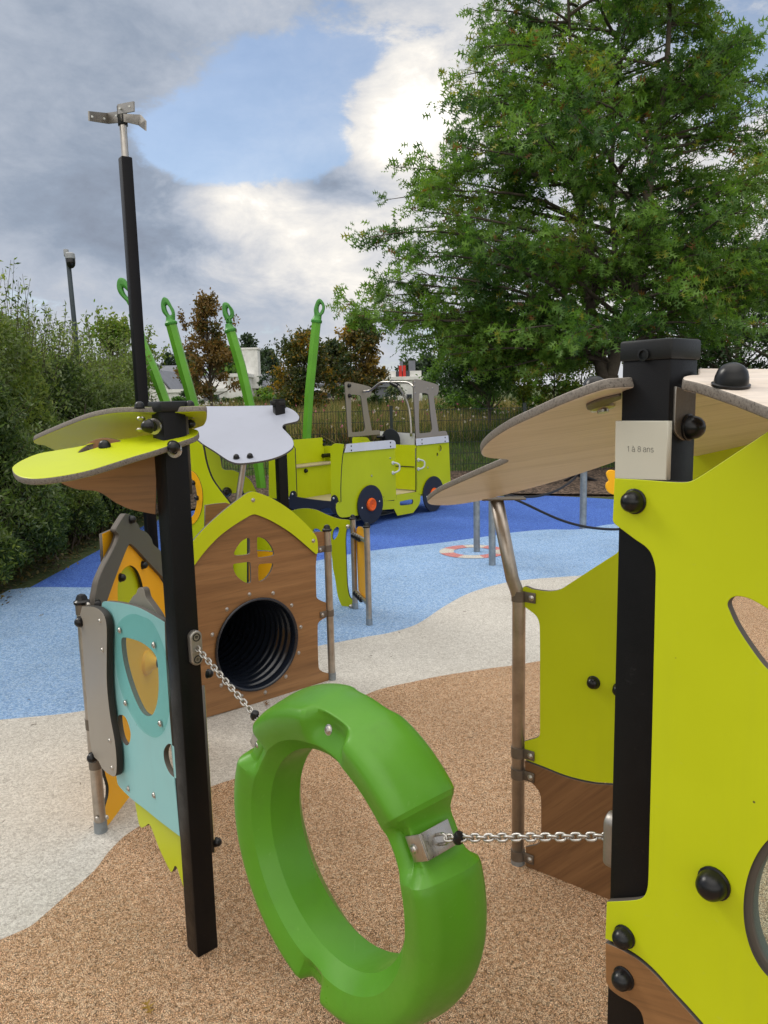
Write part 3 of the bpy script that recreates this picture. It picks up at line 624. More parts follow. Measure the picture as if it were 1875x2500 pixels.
sheet('gable_trim', gp.off(-.016), 'C', [(x-16, y-2) for x, y in [(515, 22), (530, 14), (556, 22), (600, 90), (640, 150), (560, 320), (450, 560), (370, 770), (300, 790), (262, 780), (272, 700), (285, 630), (300, 560), (345, 450), (385, 375), (440, 265), (465, 190), (440, 150), (470, 90)]], thick=.015, mat=M['dark_grey'], edge=M['hpl_edge'], parent=lh)
sheet('chimney', gp.off(-.036), 'C', [(330, 178, 1), (420, 138), (442, 150), (440, 200), (400, 330), (360, 420), (345, 440, 1)], thick=.013, mat=M['amber'], parent=lh)
b = BM(); revolve(b, [(.055, 0), (.052, .012), (.030, .03), (.022, .05)], gp.at('C', 690, 1220), gp.n, 28); dk = link('spinner', b, lh, M['amber'], smooth='auto')
b = BM(); revolve(b, [(.022, .05), (.020, .062), (0, .068)], gp.at('C', 690, 1220), gp.n, 20); link('spinner_cap', b, dk, M['knob'], smooth='auto')
for x, y in ((560, 62), (655, 430), (475, 532)):
    knob(lh, gp.off(.016 if y < 100 else .0).at('C', x, y), gp.n, .0165)
knob(lh, atY('C', 300, 755, 2.72), (-.6, -.6, .3), .018)
# brown wall with the tunnel mouth
wa = Vector((-.909, 3.67, 0)); wb = Vector((-.327, 4.162, 0)); wp_ = vplane(wa, wb); wdir = (wb-wa).normalized(); wn = wp_.n
tc_ = Vector((-.680, 3.864, .331))
wood_pts = [(150, 780, 1), (300, 575, 1), (400, 470), (500, 390), (600, 330), (660, 310), (710, 318), (800, 355), (930, 435), (1050, 470, 1), (1118, 450, 1), (1187, 445, 1), (1187, 560, 1), (1142, 585), (1128, 620), (1120, 700, 1), (1125, 925), (1145, 948), (1197, 970, 1), (1195, 1078, 1), (1150, 1105), (1134, 1135), (1141, 1445), (1165, 1475), (1216, 1492, 1), (1213, 1556, 1), (330, 1812, 1), (150, 1866, 1)]
panes = [[(631, 500, 0)[:2], (612, 495), (570, 520), (528, 580), (518, 612), (540, 622), (628, 610), (634, 560)],
         [(687, 500), (695, 486), (750, 505), (795, 560), (812, 610), (800, 625), (700, 638), (690, 620)],
         [(512, 690), (530, 682), (625, 670), (638, 680), (642, 810), (628, 826), (590, 815), (540, 775), (514, 725)],
         [(697, 700), (710, 685), (795, 680), (805, 692), (785, 745), (745, 795), (710, 812), (697, 800)]]
tw = sheet('tunnel_wall', wp_, 'E', wood_pts, panes+[circ(wp_, tc_, .245, 56)], .013, M['wood_house'], parent=lh)
sheet('arch_trim', wp_.off(.014), 'E', [(150, 600, 1), (215, 515), (300, 420), (420, 310), (530, 222), (610, 165), (645, 152), (690, 158), (800, 203), (930, 285), (1040, 383), (1105, 455), (1130, 500), (1136, 590), (1128, 612), (1105, 600), (1040, 543), (930, 452), (800, 372), (710, 332), (660, 320), (605, 346), (500, 412), (400, 490), (300, 597), (230, 690), (150, 800, 1)], thick=.013, mat=M['lime'], parent=lh)
rivets(lh, [wp_.off(.014).at('E', x, y) for x, y in ((657, 214), (1101, 514))], wn, .009, 'trim_screws')
rv = []
for k in range(12):
    a = k*math.pi/6+.12; rv.append(tc_ + wdir*math.cos(a)*.277 + Vector((0, 0, math.sin(a)*.277)) + wn*.0)
rivets(lh, rv, wn, .0085, 'tunnel_screws')
b = BM(); prof = [(.2475, .004), (.250, .011), (.243, .016), (.236, .012), (.232, 0), (.231, -.02)]
for k in range(1, 150): prof.append((.229 + .017*(0.5-0.5*math.cos(k*.72)), -.02-.0062*k))
ax = -wn
b2 = BM(); R = frame_of(wn); seg = 56; rings = []
prof2 = prof + [(.255, prof[-1][1]), (.262, -.5), (.262, -.013)]
for r, h in prof2: rings.append([b2.verts.new(tc_ + R @ Vector((r*math.cos(t*2*math.pi/seg), r*math.sin(t*2*math.pi/seg), h))) for t in range(seg)])
for p, q in zip(rings, rings[1:]):
    for i in range(seg): b2.faces.new((p[i], p[(i+1) % seg], q[(i+1) % seg], q[i]))
b.free(); tn = link('tunnel', b2, lh, M['pipe_black'], True)
b = BM(); revolve(b, [(0, 0), (.25, 0), (.25, .02), (0, .02)], tc_ - wn*.965, wn, 40); link('tunnel_dark_cap', b, tn, M['edge_black'])  # dark cap added in the tunnel, standing in for the shade deep inside
b = BM()
S2 = Vector((-.318, 4.170, 0)); t2 = tpole(lh, S2.x, S2.y, .895, .0205)
clamp(lh, S2.x, S2.y, .775, .0205, (-wdir.x, -wdir.y)); clamp(lh, S2.x, S2.y, .405, .0205, (-wdir.x, -wdir.y))
b.free()
# chain plate on the post's near face
pr_ = Plane(P1, Vector((p1r.y, -p1r.x, 0)))
cp = pr_.off(.010)
b = BM(); cpc = cp.at('D', 416, 1397)
M['dark_hole'] = M['edge_black']
def chain_plate(parent, c, n, h=.098, w=.036, d=.020):
    pl = Plane(c, n); pts = []
    for k in range(32):
        a = k*2*math.pi/32; x = math.cos(a)*w/2; y = math.sin(a)*w/2 + (h/2-w/2)*(1 if math.sin(a) >= 0 else -1); pts.append(Vector((x, y)))
    me = sheet_mesh(pl.off(d), [pts], d, .004); o = link('chain_plate', me, parent, [M['cast_alu'], M['cast_alu']])
    for s in (-1, 1): b = BM(); revolve(b, [(.0115, .0), (.0115, .0015), (.0085, .0016), (.0085, -.004), (.0055, -.004), (.005, .0), (0, .0)], pl.glob(0, s*.031, d), pl.n, 18); link('plate_bolt', b, o, M['edge_black'], smooth='auto')
    return o
b.free()
chain_plate(lh, pr_.at('D', 418, 1397) , pr_.n)
# ------------------------------------------------------------------ right playhouse
P3 = Vector((.409, 1.096, 0)); A3 = math.radians(40); p3r = Vector((math.cos(A3), math.sin(A3), 0)); p3l = Vector((-math.sin(A3), math.cos(A3), 0)); W3 = .078
P3C = P3 + p3r*W3/2 + p3l*W3/2
rh = thing('playhouse', 'right playhouse with large lime front panel, pale wood roof and cream age plate', 'playhouse', (P3C.x, P3C.y, 0))
post_box(rh, 'corner_post', P3C, W3, 0, 1.646, A3, M['black_post'])
b = BM(); box(b, (P3C.x, P3C.y, 1.658), (W3+.006, W3+.006, .030), A3, .004); o = link('post_cap', b, rh, M['black_cap'], smooth='auto')
fp = vplane(P3, P3+p3l)                                      # near face of the post
b = BM(); revolve(b, [(.0085, 0), (.009, .0012), (.0065, .0015), (.006, -.002), (.0045, -.002), (0, -.001)], fp.off(.006).at('J', 595, 232), fp.n, 20); link('cap_screw', b, o, M['black_cap'], smooth='auto')
fpan = fp.off(.014)
lim = [('J', 350, 1282, 1), ('J', 600, 1296), ('J', 800, 1312), ('J', 950, 1317), ('J', 1030, 1295), ('J', 1160, 1215), ('J', 1400, 1056), ('J', 1659, 882, 1), ('J', 2300, 430, 1), ('J', 2700, 1400, 1), ('L', 1350, 1400, 1), ('L', 1350, 2900, 1), ('L', 1150, 2900, 1),
       ('L', 850, 2480), ('L', 740, 2330), ('L', 640, 2215), ('L', 560, 2125), ('L', 480, 2040), ('L', 400, 1950), ('L', 320, 1880), ('L', 240, 1832), ('L', 155, 1793, 1), ('L', 163, 1611, 1), ('L', 300, 1603), ('L', 345, 1585), ('L', 364, 1530), ('L', 370, 1350, 1), ('L', 385, 760), ('L', 402, 20, 1),
       ('J', 697, 2060), ('J', 680, 1980), ('J', 650, 1910), ('J', 600, 1858), ('J', 540, 1818), ('J', 372, 1692), ('J', 336, 1655), ('J', 334, 1600, 1)]
leaf_hole = [(770, 190), (757, 150), (775, 122), (810, 113), (870, 128), (960, 180), (1080, 270), (1150, 400), (1160, 540), (1080, 560), (955, 472), (860, 350), (800, 255)]
port = [(1100+270*math.cos(t*math.pi/12), 1642+405*math.sin(t*math.pi/12)) for t in range(24)]
sheet('front_panel', fpan, 'L', lim, [leaf_hole, port], .0135, M['lime'], M['hpl_edge'], rh)
ptw = [(1100+268*math.cos(t*math.pi/12), 1642+402*math.sin(t*math.pi/12)) for t in range(24)]
pti = [(1100+225*math.cos(t*math.pi/12), 1645+350*math.sin(t*math.pi/12)) for t in range(24)]
sheet('porthole_rim', fpan.off(-.006), 'L', ptw, [pti], .022, M['hpl_edge'], M['hpl_edge'], rh)
sheet('porthole_window', fpan.off(-.010), 'L', [(1100+228*math.cos(t*math.pi/12), 1645+353*math.sin(t*math.pi/12)) for t in range(24)], thick=.004, mat=M['clear_plastic'], edge=M['clear_plastic'], parent=rh)
wlow = [(156, 1812, 1), (240, 1850), (320, 1898), (400, 1968), (478, 2056), (556, 2142), (636, 2232), (735, 2347), (845, 2497), (1140, 2915, 1), (1100, 3000, 1), (352, 3000, 1), (346, 2230), (330, 2155), (288, 2112), (230, 2080), (178, 2040), (158, 2000, 1)]
sheet('lower_panel', fpan, 'L', wlow, thick=.0135, mat=M['wood_front'], edge=M['hpl_edge'], parent=rh)
for tg, x, y, r in (('J', 525, 1480, .0168), ('L', 693, 1518, .0215), ('L', 254, 1780, .0165), ('L', 250, 1984, .0165)):
    knob(rh, fpan.at(tg, x, y), fpan.n, r)
plate = fp.off(.0125)
pm = sheet('age_plate', plate, 'J', [(356, 795, 1), (808, 796, 1), (791, 1302, 1), (351, 1290, 1)], thick=.012, mat=M['cream_plate'], edge=M['cream_plate'], parent=rh)
def lettering(pl, tag, a, bpt, parent, mat):
    """fine raised strokes spelling 1 a-grave 8 a n s between two points on the baseline"""
    def arc(cx, cy, rx, ry, a0, a1, n=14): return [(cx+rx*math.cos(math.radians(a0+(a1-a0)*i/n)), cy+ry*math.sin(math.radians(a0+(a1-a0)*i/n))) for i in range(n+1)]
    ga = [[(0.04, .42)]+arc(.22, .40, .17, .16, 150, 20)+[(.40, .36), (.40, .08), (.44, .0)], arc(.22, .15, .19, .15, 60, 330)+[(.39, .16)], [(.40, .30), (.22, .28)]]
    G_ = [(0, [[(.0, .55), (.17, .72), (.17, 0)]]), (.64, ga), (.64, [[(.12, .76), (.24, .64)]]), (1.48, [arc(.22, .545, .17, .165, 0, 360), arc(.22, .19, .21, .19, 0, 360)]),
          (2.26, ga), (2.82, [[(.04, .53), (.04, 0)], [(.04, .36)]+arc(.21, .37, .17, .16, 150, 0)+[(.38, 0)]]), (3.34, [arc(.20, .40, .15, .13, 30, 250)+arc(.20, .14, .17, .14, 80, -150)])]
    A = pl.at(tag, *a); B = pl.at(tag, *bpt); s = (B-A).length/3.72; u = (B-A).normalized(); v = pl.n.cross(u); b = BM()
    for x0, strokes in G_:
        for st_ in strokes: tube(b, [A + u*((x0+x)*s) + v*(y*s) + pl.n*.0001 for x, y in st_], .033*s, 6)
    return link('lettering', b, parent, mat)
lettering(plate, 'J', (461, 1056), (682, 1062), pm, M['text_grey'])
# roof of the right playhouse: one leaf falls away from us, one falls towards us
ru = plane3(atY('D', 1340, 838, 1.13), atY('D', 1072, 1078, 2.42), atY('D', 1335, 1033, 2.33))
I_ = [(1425, 268, 1), (1330, 278), (1200, 318), (1000, 395), (850, 462), (700, 530), (600, 588), (520, 650), (484, 700), (492, 728), (540, 744), (620, 750), (662, 757), (655, 775), (600, 800), (480, 850), (330, 915), (200, 975), (130, 1025), (122, 1045), (160, 1060), (300, 1058), (500, 1025), (760, 960), (1000, 895), (1250, 815), (1420, 755, 1), ('W3', 1.25, 2.30), ('W3', 1.25, 1.62), ('W3', .70, 1.28), ('W3', .45, 1.17)]
sheet('roof_panel', ru, 'I', I_, thick=.016, mat=M['pale_wood'], edge=M['worn_edge'], parent=rh, bev=.003)
rz0 = atY('D', 1560, 797, 1.13).z
rt = plane3((.4, 1.13, rz0), (1.4, 1.13, rz0), (.4, .13, rz0-.23))
sheet('roof_panel', rt, 'J', [(1062, 345, 1), (1800, 350, 1), (2600, 380, 1), (2600, 1000, 1), (1900, 770, 1), (1659, 672), (1400, 575), (1200, 508), (1080, 470), (985, 448), (945, 440), (932, 428), (945, 412), (1000, 402), (1062, 400, 1)], thick=.016, mat=M['pale_wood'], edge=M['worn_edge'], parent=rh, bev=.003)
knob(rh, rt.at('J', 1340, 500), rt.n, .0215)
p = atY('D', 1286, 842, 1.2); knob(rh, ru.off(-.016).at('D', 1287, 850), -ru.n, .019)
b = BM(); revolve(b, [(.020, -.003), (.020, .004), (.010, .006), (.009, .010), (0, .010)], ru.at('I', 1300, 395), ru.n, 20); link('roof_bolt', b, rh, M['steel'], smooth='auto')
sheet('steel_tab', ru.off(.004), 'I', [(1195, 405), (1205, 385), (1300, 350), (1430, 320, 1), (1430, 345, 1), (1330, 385), (1240, 418), (1205, 420)], thick=.004, mat=M['clamp_steel'], edge=M['clamp_steel'], parent=rh)
rf = Plane(P3+p3r*0, Vector((p3r.y, -p3r.x, 0))).off(.004)
sheet('steel_tab', rf, 'J', [(880, 500, 1), (1046, 560, 1), (1030, 880), (990, 945), (945, 960), (900, 930), (868, 870)], thick=.005, mat=M['clamp_steel'], edge=M['cast_alu'], parent=rh)
knob(rh, rf.at('J', 975, 850), rf.n, .0175)
# bent steel tube carrying the eave, and the back wall fixed to it
S4 = Vector((.430, 2.400, 0)); zb = atY('D', 1118, 1285, 2.40).z; tt = atY('D', 1073, 1080, 2.41)
b = BM(); tube(b, [(S4.x, S4.y, 0), (S4.x, S4.y, zb-.03), (S4.x-.002, S4.y, zb-.005), (S4.x-.010, S4.y, zb+.022), S4.lerp(tt, .22).to_track_quat and (S4.x-.022, S4.y, zb+.055), (tt.x, tt.y, tt.z)], .0215, 20)
t4 = link('steel_tube', b, rh, M['tube_steel'], smooth=True)
b = BM(); box(b, tt+Vector((.02, 0, .004)), (.14, .05, .006), 0, .002); link('tube_flange', b, t4, M['clamp_steel'])
b = BM(); tube(b, [(S4.x, S4.y, 0), (S4.x, S4.y, .06)], .0235, 18); link('sleeve', b, t4, M['galvanised'], smooth='auto')
bw = vplane(S4, (.674, 2.205)); bd = Vector((.674-S4.x, 2.205-S4.y, 0)).normalized()
for y in (255, 1190, 1318, 1805):
    q = bw.at('K', 160, y); clamp(rh, S4.x, S4.y, q.z, .0215, (bd.x, bd.y), .034, .040)
hole_b = [('S', 1740, 1440, 1), ('S', 2000, 1440, 1), ('S', 2000, 1690, 1), ('S', 1740, 1690, 1)]
sheet('back_panel', bw, 'K', [(188, 206), (250, 218), (340, 230), (405, 221), (450, 196), (600, 98, 1), (750, 2, 1), ('S', 1600, 1230), ('S', 1703, 1050, 1), ('S', 1850, 1005, 1), ('S', 2100, 1020, 1), ('S', 2100, 1900, 1), (1500, 1390, 1), (900, 1388, 1), (730, 1382), (600, 1372), (450, 1336), (320, 1285), (197, 1238, 1), (197, 1130, 1), (262, 1112), (284, 1100), (290, 1080, 1), (290, 900), (288, 440), (272, 385), (235, 350), (189, 318, 1)], [hole_b], .013, M['lime'], M['hpl_edge'], rh)
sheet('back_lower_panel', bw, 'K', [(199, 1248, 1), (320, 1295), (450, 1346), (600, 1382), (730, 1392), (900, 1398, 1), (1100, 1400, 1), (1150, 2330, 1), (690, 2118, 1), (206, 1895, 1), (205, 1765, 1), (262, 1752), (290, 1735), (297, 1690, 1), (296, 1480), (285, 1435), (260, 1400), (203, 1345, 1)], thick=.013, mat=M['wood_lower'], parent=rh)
knob(rh, bw.at('K', 614, 776), bw.n, .0185); knob(rh, bw.at('K', 768, 820), bw.n, .0185)
knob(rh, bw.at('S', 1716, 1390), bw.n, .0185)
# chain plate on the far left face
lf = Plane(P3+p3l*W3, p3l); lf.n = p3l.copy(); 
cpl = P3 + p3l*W3 + p3r*(W3*.35); cpz = atY('S', 1487, 2058, cpl.y).z
class PL2(Plane):
    def __init__(s, o, n):
        s.o = Vector(o); s.n = Vector(n).normalized(); s.u = Vector((0, 0, 1)).cross(s.n).normalized(); s.v = s.n.cross(s.u)
def chain_plate2(parent, c, n, h=.098, w=.036, d=.022):
    pl = PL2(c, n); pts = []
    for k in range(32):
        a = k*2*math.pi/32; pts.append(Vector((math.cos(a)*w/2, math.sin(a)*w/2 + (h/2-w/2)*(1 if math.sin(a) >= 0 else -1))))
    pl.o = pl.o + pl.n*d; me = sheet_mesh(pl, [pts], d, .004); return link('chain_plate', me, parent, [M['cast_alu'], M['cast_alu']])
chain_plate2(rh, (cpl.x, cpl.y, cpz), p3l)

# ------------------------------------------------------------------ tyre-shaped swing hung between the two posts
saz = .8454; sc_c = Vector((-.1335, 1.5631, .5905)); sn = Vector((math.sin(saz), math.cos(saz), 0)); st = Vector((math.cos(saz), -math.sin(saz), 0)); Z = Vector((0, 0, 1))
sw = thing('tyre_swing', 'green moulded plastic ring swing hung by two steel chains between the black posts', 'swing', (sc_c.x, sc_c.y, sc_c.z-.37))
NOT = [(29, 9.2, .030, 1.35), (83, 10.5, .005, 1.35), (146, 9.5, .028, 1.0), (262, 6.0, .022, .9)]   # angle, half width, outer depth, face depth
def ring_mesh():
    sec = [(0, .244, 1), (-.018, .2595), (-.036, .2745, 1), (-.0395, .284), (-.0455, .302), (-.0490, .320), (-.0480, .333), (-.040, .345), (-.024, .354), (0, .360), (.035, .3675), (.066, .3705), (.094, .366), (.112, .354), (.124, .338), (.130, .318), (.127, .300), (.112, .274), (.087, .244, 1), (.044, .2435)]
    sec = [s if len(s) < 3 or s[2] else s[:2] for s in sec]
    lp = smooth_loop(sec, 4); bm = BM(); N = 240; rings = []
    for i in range(N):
        th = i*360/N; gs = [(math.exp(-abs((((th-a+180) % 360)-180)/w_)**6), d_, f_) for a, w_, d_, f_ in NOT]; go = max(g_*d_ for g_, d_, f_ in gs); g = max(g_*f_ for g_, d_, f_ in gs)
        gw = max(math.exp(-abs((((th-a+180) % 360)-180)/14.)**2) for a, *_ in NOT)
        t = math.radians(th); er = st*math.cos(t)+Z*math.sin(t); rr = []
        for q in lp:
            o, r = q.x, q.y
            w = min(max((r-.285)/.05, 0), 1); w = w*w*(3-2*w)
            mid = .04; side = (o-mid)/.095
            r2 = r - go*w
            face = min(max((abs(side)-.45)/.45, 0), 1); face = face*face*(3-2*face)
            fr = math.exp(-((r-.326)/.038)**2)
            o2 = o - (1 if side > 0 else -1)*.030*face*fr*g - (1 if side > 0 else -1)*.008*gw*face*math.exp(-((r-.30)/.03)**2)
            rr.append(bm.verts.new(sc_c + sn*o2 + er*r2))
        rings.append(rr)
    n = len(lp)
    for i in range(N):
        a, c = rings[i], rings[(i+1) % N]
        for k in range(n): bm.faces.new((a[k], a[(k+1) % n], c[(k+1) % n], c[k]))
    bmesh.ops.recalc_face_normals(bm, faces=bm.faces[:]); return bm
rg = link('ring_seat', ring_mesh(), sw, M['swing_green'], smooth=.36)
def er_(a): t = math.radians(a); return st*math.cos(t)+Z*math.sin(t)
def et_(a): t = math.radians(a); return -st*math.sin(t)+Z*math.cos(t)
def bracket(a):
    R = Matrix((sn, et_(a), er_(a))).transposed(); b = BM()
    c = sc_c + er_(a)*.349 + sn*.028
    box(b, c, (.076, .050, .003), 0, .001, R)
    c = sc_c + er_(a)*.3275 + sn*(-.0115); box(b, c, (.003, .050, .044), 0, .001, R)
    tube(b, [c + er_(a)*(-.021) + et_(a)*(-.0), c + er_(a)*(-.0215)], .001, 4)
    o = link('bracket', b, rg, M['steel'], smooth='auto')
    rivets(o, [sc_c + er_(a)*.320 + sn*(-.013)], -sn, .008, 'screw')
    b = BM(); q = sc_c + er_(a)*.352 + sn*.026
    tube(b, [q + et_(a)*.009 + er_(a)*.0, q + et_(a)*.009 + er_(a)*.018, q + et_(a)*.005+er_(a)*.025, q - et_(a)*.005+er_(a)*.025, q - et_(a)*.009 + er_(a)*.018, q - et_(a)*.009], .0032, 10)
    link('eye', b, o, M['chain_steel'], smooth=True); return q + er_(a)*.026
ca = bracket(29); cb = bracket(146)
rivets(rg, [sc_c + er_(82)*.328 + sn*(-.030)], (-sn+Z*.3), .0095, 'screw')
def chain(a, c, pitch=.0138, wr=.0026, parent=None):
    a = Vector(a); c = Vector(c); L = (c-a).length; n = max(3, round(L/pitch)); d = (c-a).normalized(); s = L/n
    up = Z if abs(d.z) < .9 else Vector((1, 0, 0)); u = up.cross(d).normalized(); v = d.cross(u); b = BM()
    for i in range(n+1):
        m = a + d*(s*i); rot = math.pi/4+.15*math.sin(i*1.7) + (math.pi/2 if i % 2 else 0); w = u*math.cos(rot)+v*math.sin(rot)
        hl = (s+2*wr*1.0)/2; hw = .0062; pts = []
        for k in range(16):
            t = k*2*math.pi/16; x = math.cos(t); y = math.sin(t)
            pts.append(m + w*(hw*y) + d*(max(hl-hw, .0012)*(1 if x > 0.01 else -1 if x < -.01 else 0) + hw*x))
        tube(b, pts, wr, 8, closed=True)
    return link('chain', b, parent, M['chain_steel'], smooth=True)
ce = Vector((cpl.x, cpl.y, cpz)) + p3l*.024
cs = pr_.at('D', 418, 1397) + pr_.n*.022
chain(ca + er_(29)*.004, ce, parent=sw); chain(cb + er_(146)*.004, cs, parent=sw)
for q, t in ((ca, ce), (cb, cs)):
    b = BM(); d = (t-q).normalized(); revolve(b, [(0, -.012), (.007, -.011), (.011, -.005), (.0115, .002), (.009, .010), (0, .013)], q + d*.024, Vector((.3, -.2, .9)), 14)
    link('shackle', b, sw, M['knob'], smooth='auto')

# ------------------------------------------------------------------ middle playhouse with the blue-grey roof
mh = thing('playhouse', 'middle playhouse with smooth blue-grey roof board, lime walls and black post', 'playhouse', (-.9, 5.5, 0))
mr = plane3(atY('F', 1050, 868, 5.85), atY('F', 850, 1225, 4.95), atY('F', 600, 870, 5.85))
sheet('roof_panel', mr, 'F', [(520, 900, 1), (560, 872, 1), (800, 871, 1), (1060, 867, 1), (1140, 876), (1195, 900), (1226, 936), (1215, 962), (1170, 975), (1132, 985), (1122, 1005), (1145, 1030), (1180, 1070), (1192, 1105), (1180, 1135), (1120, 1175), (1030, 1205), (920, 1222), (840, 1226), (780, 1206), (700, 1152), (640, 1115), (570, 1070, 1), (520, 1030, 1)], thick=.014, mat=M['grey_roof'], edge=M['hpl_edge'], parent=mh, bev=.002)
for x, y in ((835, 1196), (920, 1190)): knob(mh, mr.at('F', x, y), mr.n, .020)
bp = atY('F', 1112, 1180, 5.72)
post_box(mh, 'corner_post', (bp.x, bp.y), .072, 0, 1.60, .5, M['black_post'])
q = atY('F', 1092, 852, 5.72); b = BM(); box(b, (q.x, q.y, q.z), (.105, .08, .035), .3, .004); link('post_cap', b, mh, M['black_cap'], smooth='auto'); knob(mh, mr.at('F', 1128, 880), mr.n, .018)
a1 = atY('F', 880, 1226, 5.0); a2 = atY('F', 848, 1450, 5.0); dd = (a2-a1); a3 = a1 + dd*((a1.z)/(a1.z-a2.z))
b = BM(); tube(b, [a1, a3], .0205, 16); link('steel_tube', b, mh, M['tube_steel'], smooth='auto')
mpl = vplane((-1.35, 5.3), (-.60, 4.64))
rc = [(112+190*math.cos(t*math.pi/14), 1192+375*math.sin(t*math.pi/14)) for t in range(28)]
ri = [(100+125*math.cos(t*math.pi/14), 1192+285*math.sin(t*math.pi/14)) for t in range(28)]
sheet('side_panel', mpl, 'O', [(-60, 380, 1), (180, 380, 1), (300, 480, 1), (318, 560), (340, 680), (375, 805), (430, 940), (530, 1085), (640, 1225), (760, 1390, 1), (900, 1700, 1), (900, 2350, 1), (-60, 2700, 1)], [rc], .016, M['lime'], M['edge_black'], mh)
rr_ = sheet('steering_ring', mpl.off(.004), 'O', rc, [ri], .016, M['orange'] if False else M['amber'], M['edge_black'], mh)
knob(rr_, mpl.off(.004).at('O', 232, 1192), mpl.n, .016); knob(rr_, mpl.off(.004).at('O', 185, 990), mpl.n, .016)
mp2 = vplane((-1.45, 5.95), (-.35, 5.75))
sheet('back_panel', mp2, 'O', [(250, 420, 1), (500, 560, 1), (540, 650, 1), (548, 700), (562, 780), (600, 812), (700, 815), (790, 850), (880, 900), (950, 960), (1000, 1050), (1035, 1120, 1), (1060, 1350, 1), (880, 1350, 1), (870, 1140, 1), (780, 1122), (700, 1132), (560, 1110), (400, 1000, 1), (250, 800, 1)], thick=.014, mat=M['lime'], parent=mh)
knob(mh, mp2.at('O', 635, 1112), mp2.n, .034)
mp3 = vplane((-1.2, 5.30), (-.35, 5.05))
sheet('amber_panel', mp3, 'E', [(500, 595), (620, 588), (740, 590), (860, 600, 1), (870, 1500, 1), (500, 1500, 1)], thick=.013, mat=M['amber'], parent=mh)
sheet('upper_panel', mp3.off(.002), 'E', [(500, 470, 1), (860, 470, 1), (858, 596, 1), (740, 586), (620, 584), (500, 591, 1)], thick=.013, mat=M['lime'], parent=mh)
q = atY('E', 590, 640, 5.02); tpole(mh, q.x, q.y, 1.0, .021)
wtab = wp_.off(-.30)
sheet('back_board', wtab, 'O', [(340, 1292, 1), (480, 1270), (622, 1258, 1), (760, 1300, 1), (760, 1560, 1), (336, 1700, 1)], thick=.013, mat=M['wood_house'], parent=lh)

# ------------------------------------------------------------------ small play frame right of the brown wall
pfm = thing('roller_game', 'small play stand of steel tubes with black rollers and a lime arched leg panel', 'play stand', (-.24, 5.65, 0))
sA = Vector((-.235, 5.65, 0)); sB = Vector((-.122, 5.225, 0))
tA = tpole(pfm, sA.x, sA.y, atY('E', 1385, 333, 5.65).z, .021); tB = tpole(pfm, sB.x, sB.y, atY('E', 1485, 392, 5.225).z, .021)
fpl = vplane((-.255, 5.69), (-.75, 5.95))
sheet('arch_panel', fpl, 'E', [(880, 320, 1), (940, 292), (1000, 278), (1060, 275), (1130, 289), (1210, 325), (1290, 352), (1366, 362), (1372, 395), (1347, 425), (1338, 500), (1344, 700), (1352, 850), (1368, 925), (1398, 962), (1394, 1010, 1), (1312, 999, 1), (1292, 955), (1276, 900), (1262, 800), (1246, 720), (1238, 640), (1215, 540), (1150, 470), (1000, 420), (880, 450, 1)],
      [[(1240, 480), (1250, 435), (1275, 411), (1288, 420), (1284, 455), (1268, 490), (1248, 506)], [(1100, 432), (1125, 424), (1152, 440), (1140, 446), (1105, 446)]], .014, M['lime'], M['edge_black'], pfm)
for (x0, y0), (x1, y1), nm in (((1372, 462), (1462, 520), 'roller_bar'), ((1396, 882), (1488, 985), 'roller_bar')):
    a = atY('E', x0, y0, sA.y); c = atY('E', x1, y1, sB.y); a.x, a.y = sA.x, sA.y; c.x, c.y = sB.x, sB.y
    b = BM(); tube(b, [a, c], .016, 12); rb_ = link(nm, b, pfm, M['steel'], smooth='auto')
    for k in range(4):
        b = BM(); q = a.lerp(c, .14+.14*k*1.1) + Vector((-.012, 0, -.006)); revolve(b, [(0, -.017), (.014, -.014), (.021, 0), (.014, .014), (0, .017)], q, (c-a), 14)
        link('roller', b, rb_, M['knob'], smooth='auto')
ap = vplane((sA.x+.035, sA.y-.05), (sB.x-.005, sB.y+.06))
sheet('amber_panel', ap, 'E', [(1414, 470, 1), (1418, 425), (1440, 408), (1468, 425), (1476, 500, 1), (1486, 950, 1), (1432, 880, 1)], thick=.013, mat=M['amber'], parent=pfm)
rivets(pfm, [atY('E', 1356, 410, 5.66), atY('E', 1378, 998, 5.66)], (0, -1, 0), .014); 

# ------------------------------------------------------------------ tall mast with vane
ms = thing('mast', 'tall slim black mast topped by a three-bladed steel vane', 'mast', (0, 0, 0))
mt = atY('A', 845, 510, 4.75); ms.location = (mt.x, mt.y, 0)
post_box(ms, 'mast_pole', (mt.x, mt.y), .066, 0, mt.z, .62, M['black_mast'], .008)
mt2 = atY('A', 828, 245, 4.75)
b = BM(); tube(b, [(mt.x, mt.y, mt.z-.02), (mt.x, mt.y, mt2.z)], .021, 16); link('vane_shaft', b, ms, M['steel'], smooth='auto')
b = BM(); box(b, (mt.x, mt.y, mt2.z+.01), (.055, .05, .10), .3, .004); link('hub', b, ms, M['black_cap'], smooth='auto')
def blade(p):
    b = BM(); P = [[atY('A', x, y, Yd) for (x, y, Yd) in row] for row in p]; th = Vector((.0, .004, 0)); F = []
    for i in range(len(P)-1):
        (a, c), (d, e) = P[i], P[i+1]; n = (d-a).cross(c-a).normalized()*.0045
        vs = [bm_v for bm_v in (a+n, d+n, e+n, c+n, a-n, d-n, e-n, c-n)]; vv = [b.verts.new(v) for v in vs]
        for f in ((0, 1, 2, 3), (7, 6, 5, 4), (0, 4, 5, 1), (1, 5, 6, 2), (2, 6, 7, 3), (3, 7, 4, 0)): b.faces.new([vv[k] for k in f])
    bmesh.ops.recalc_face_normals(b, faces=b.faces[:])
    return link('blade', b, ms, M['cast_alu'])
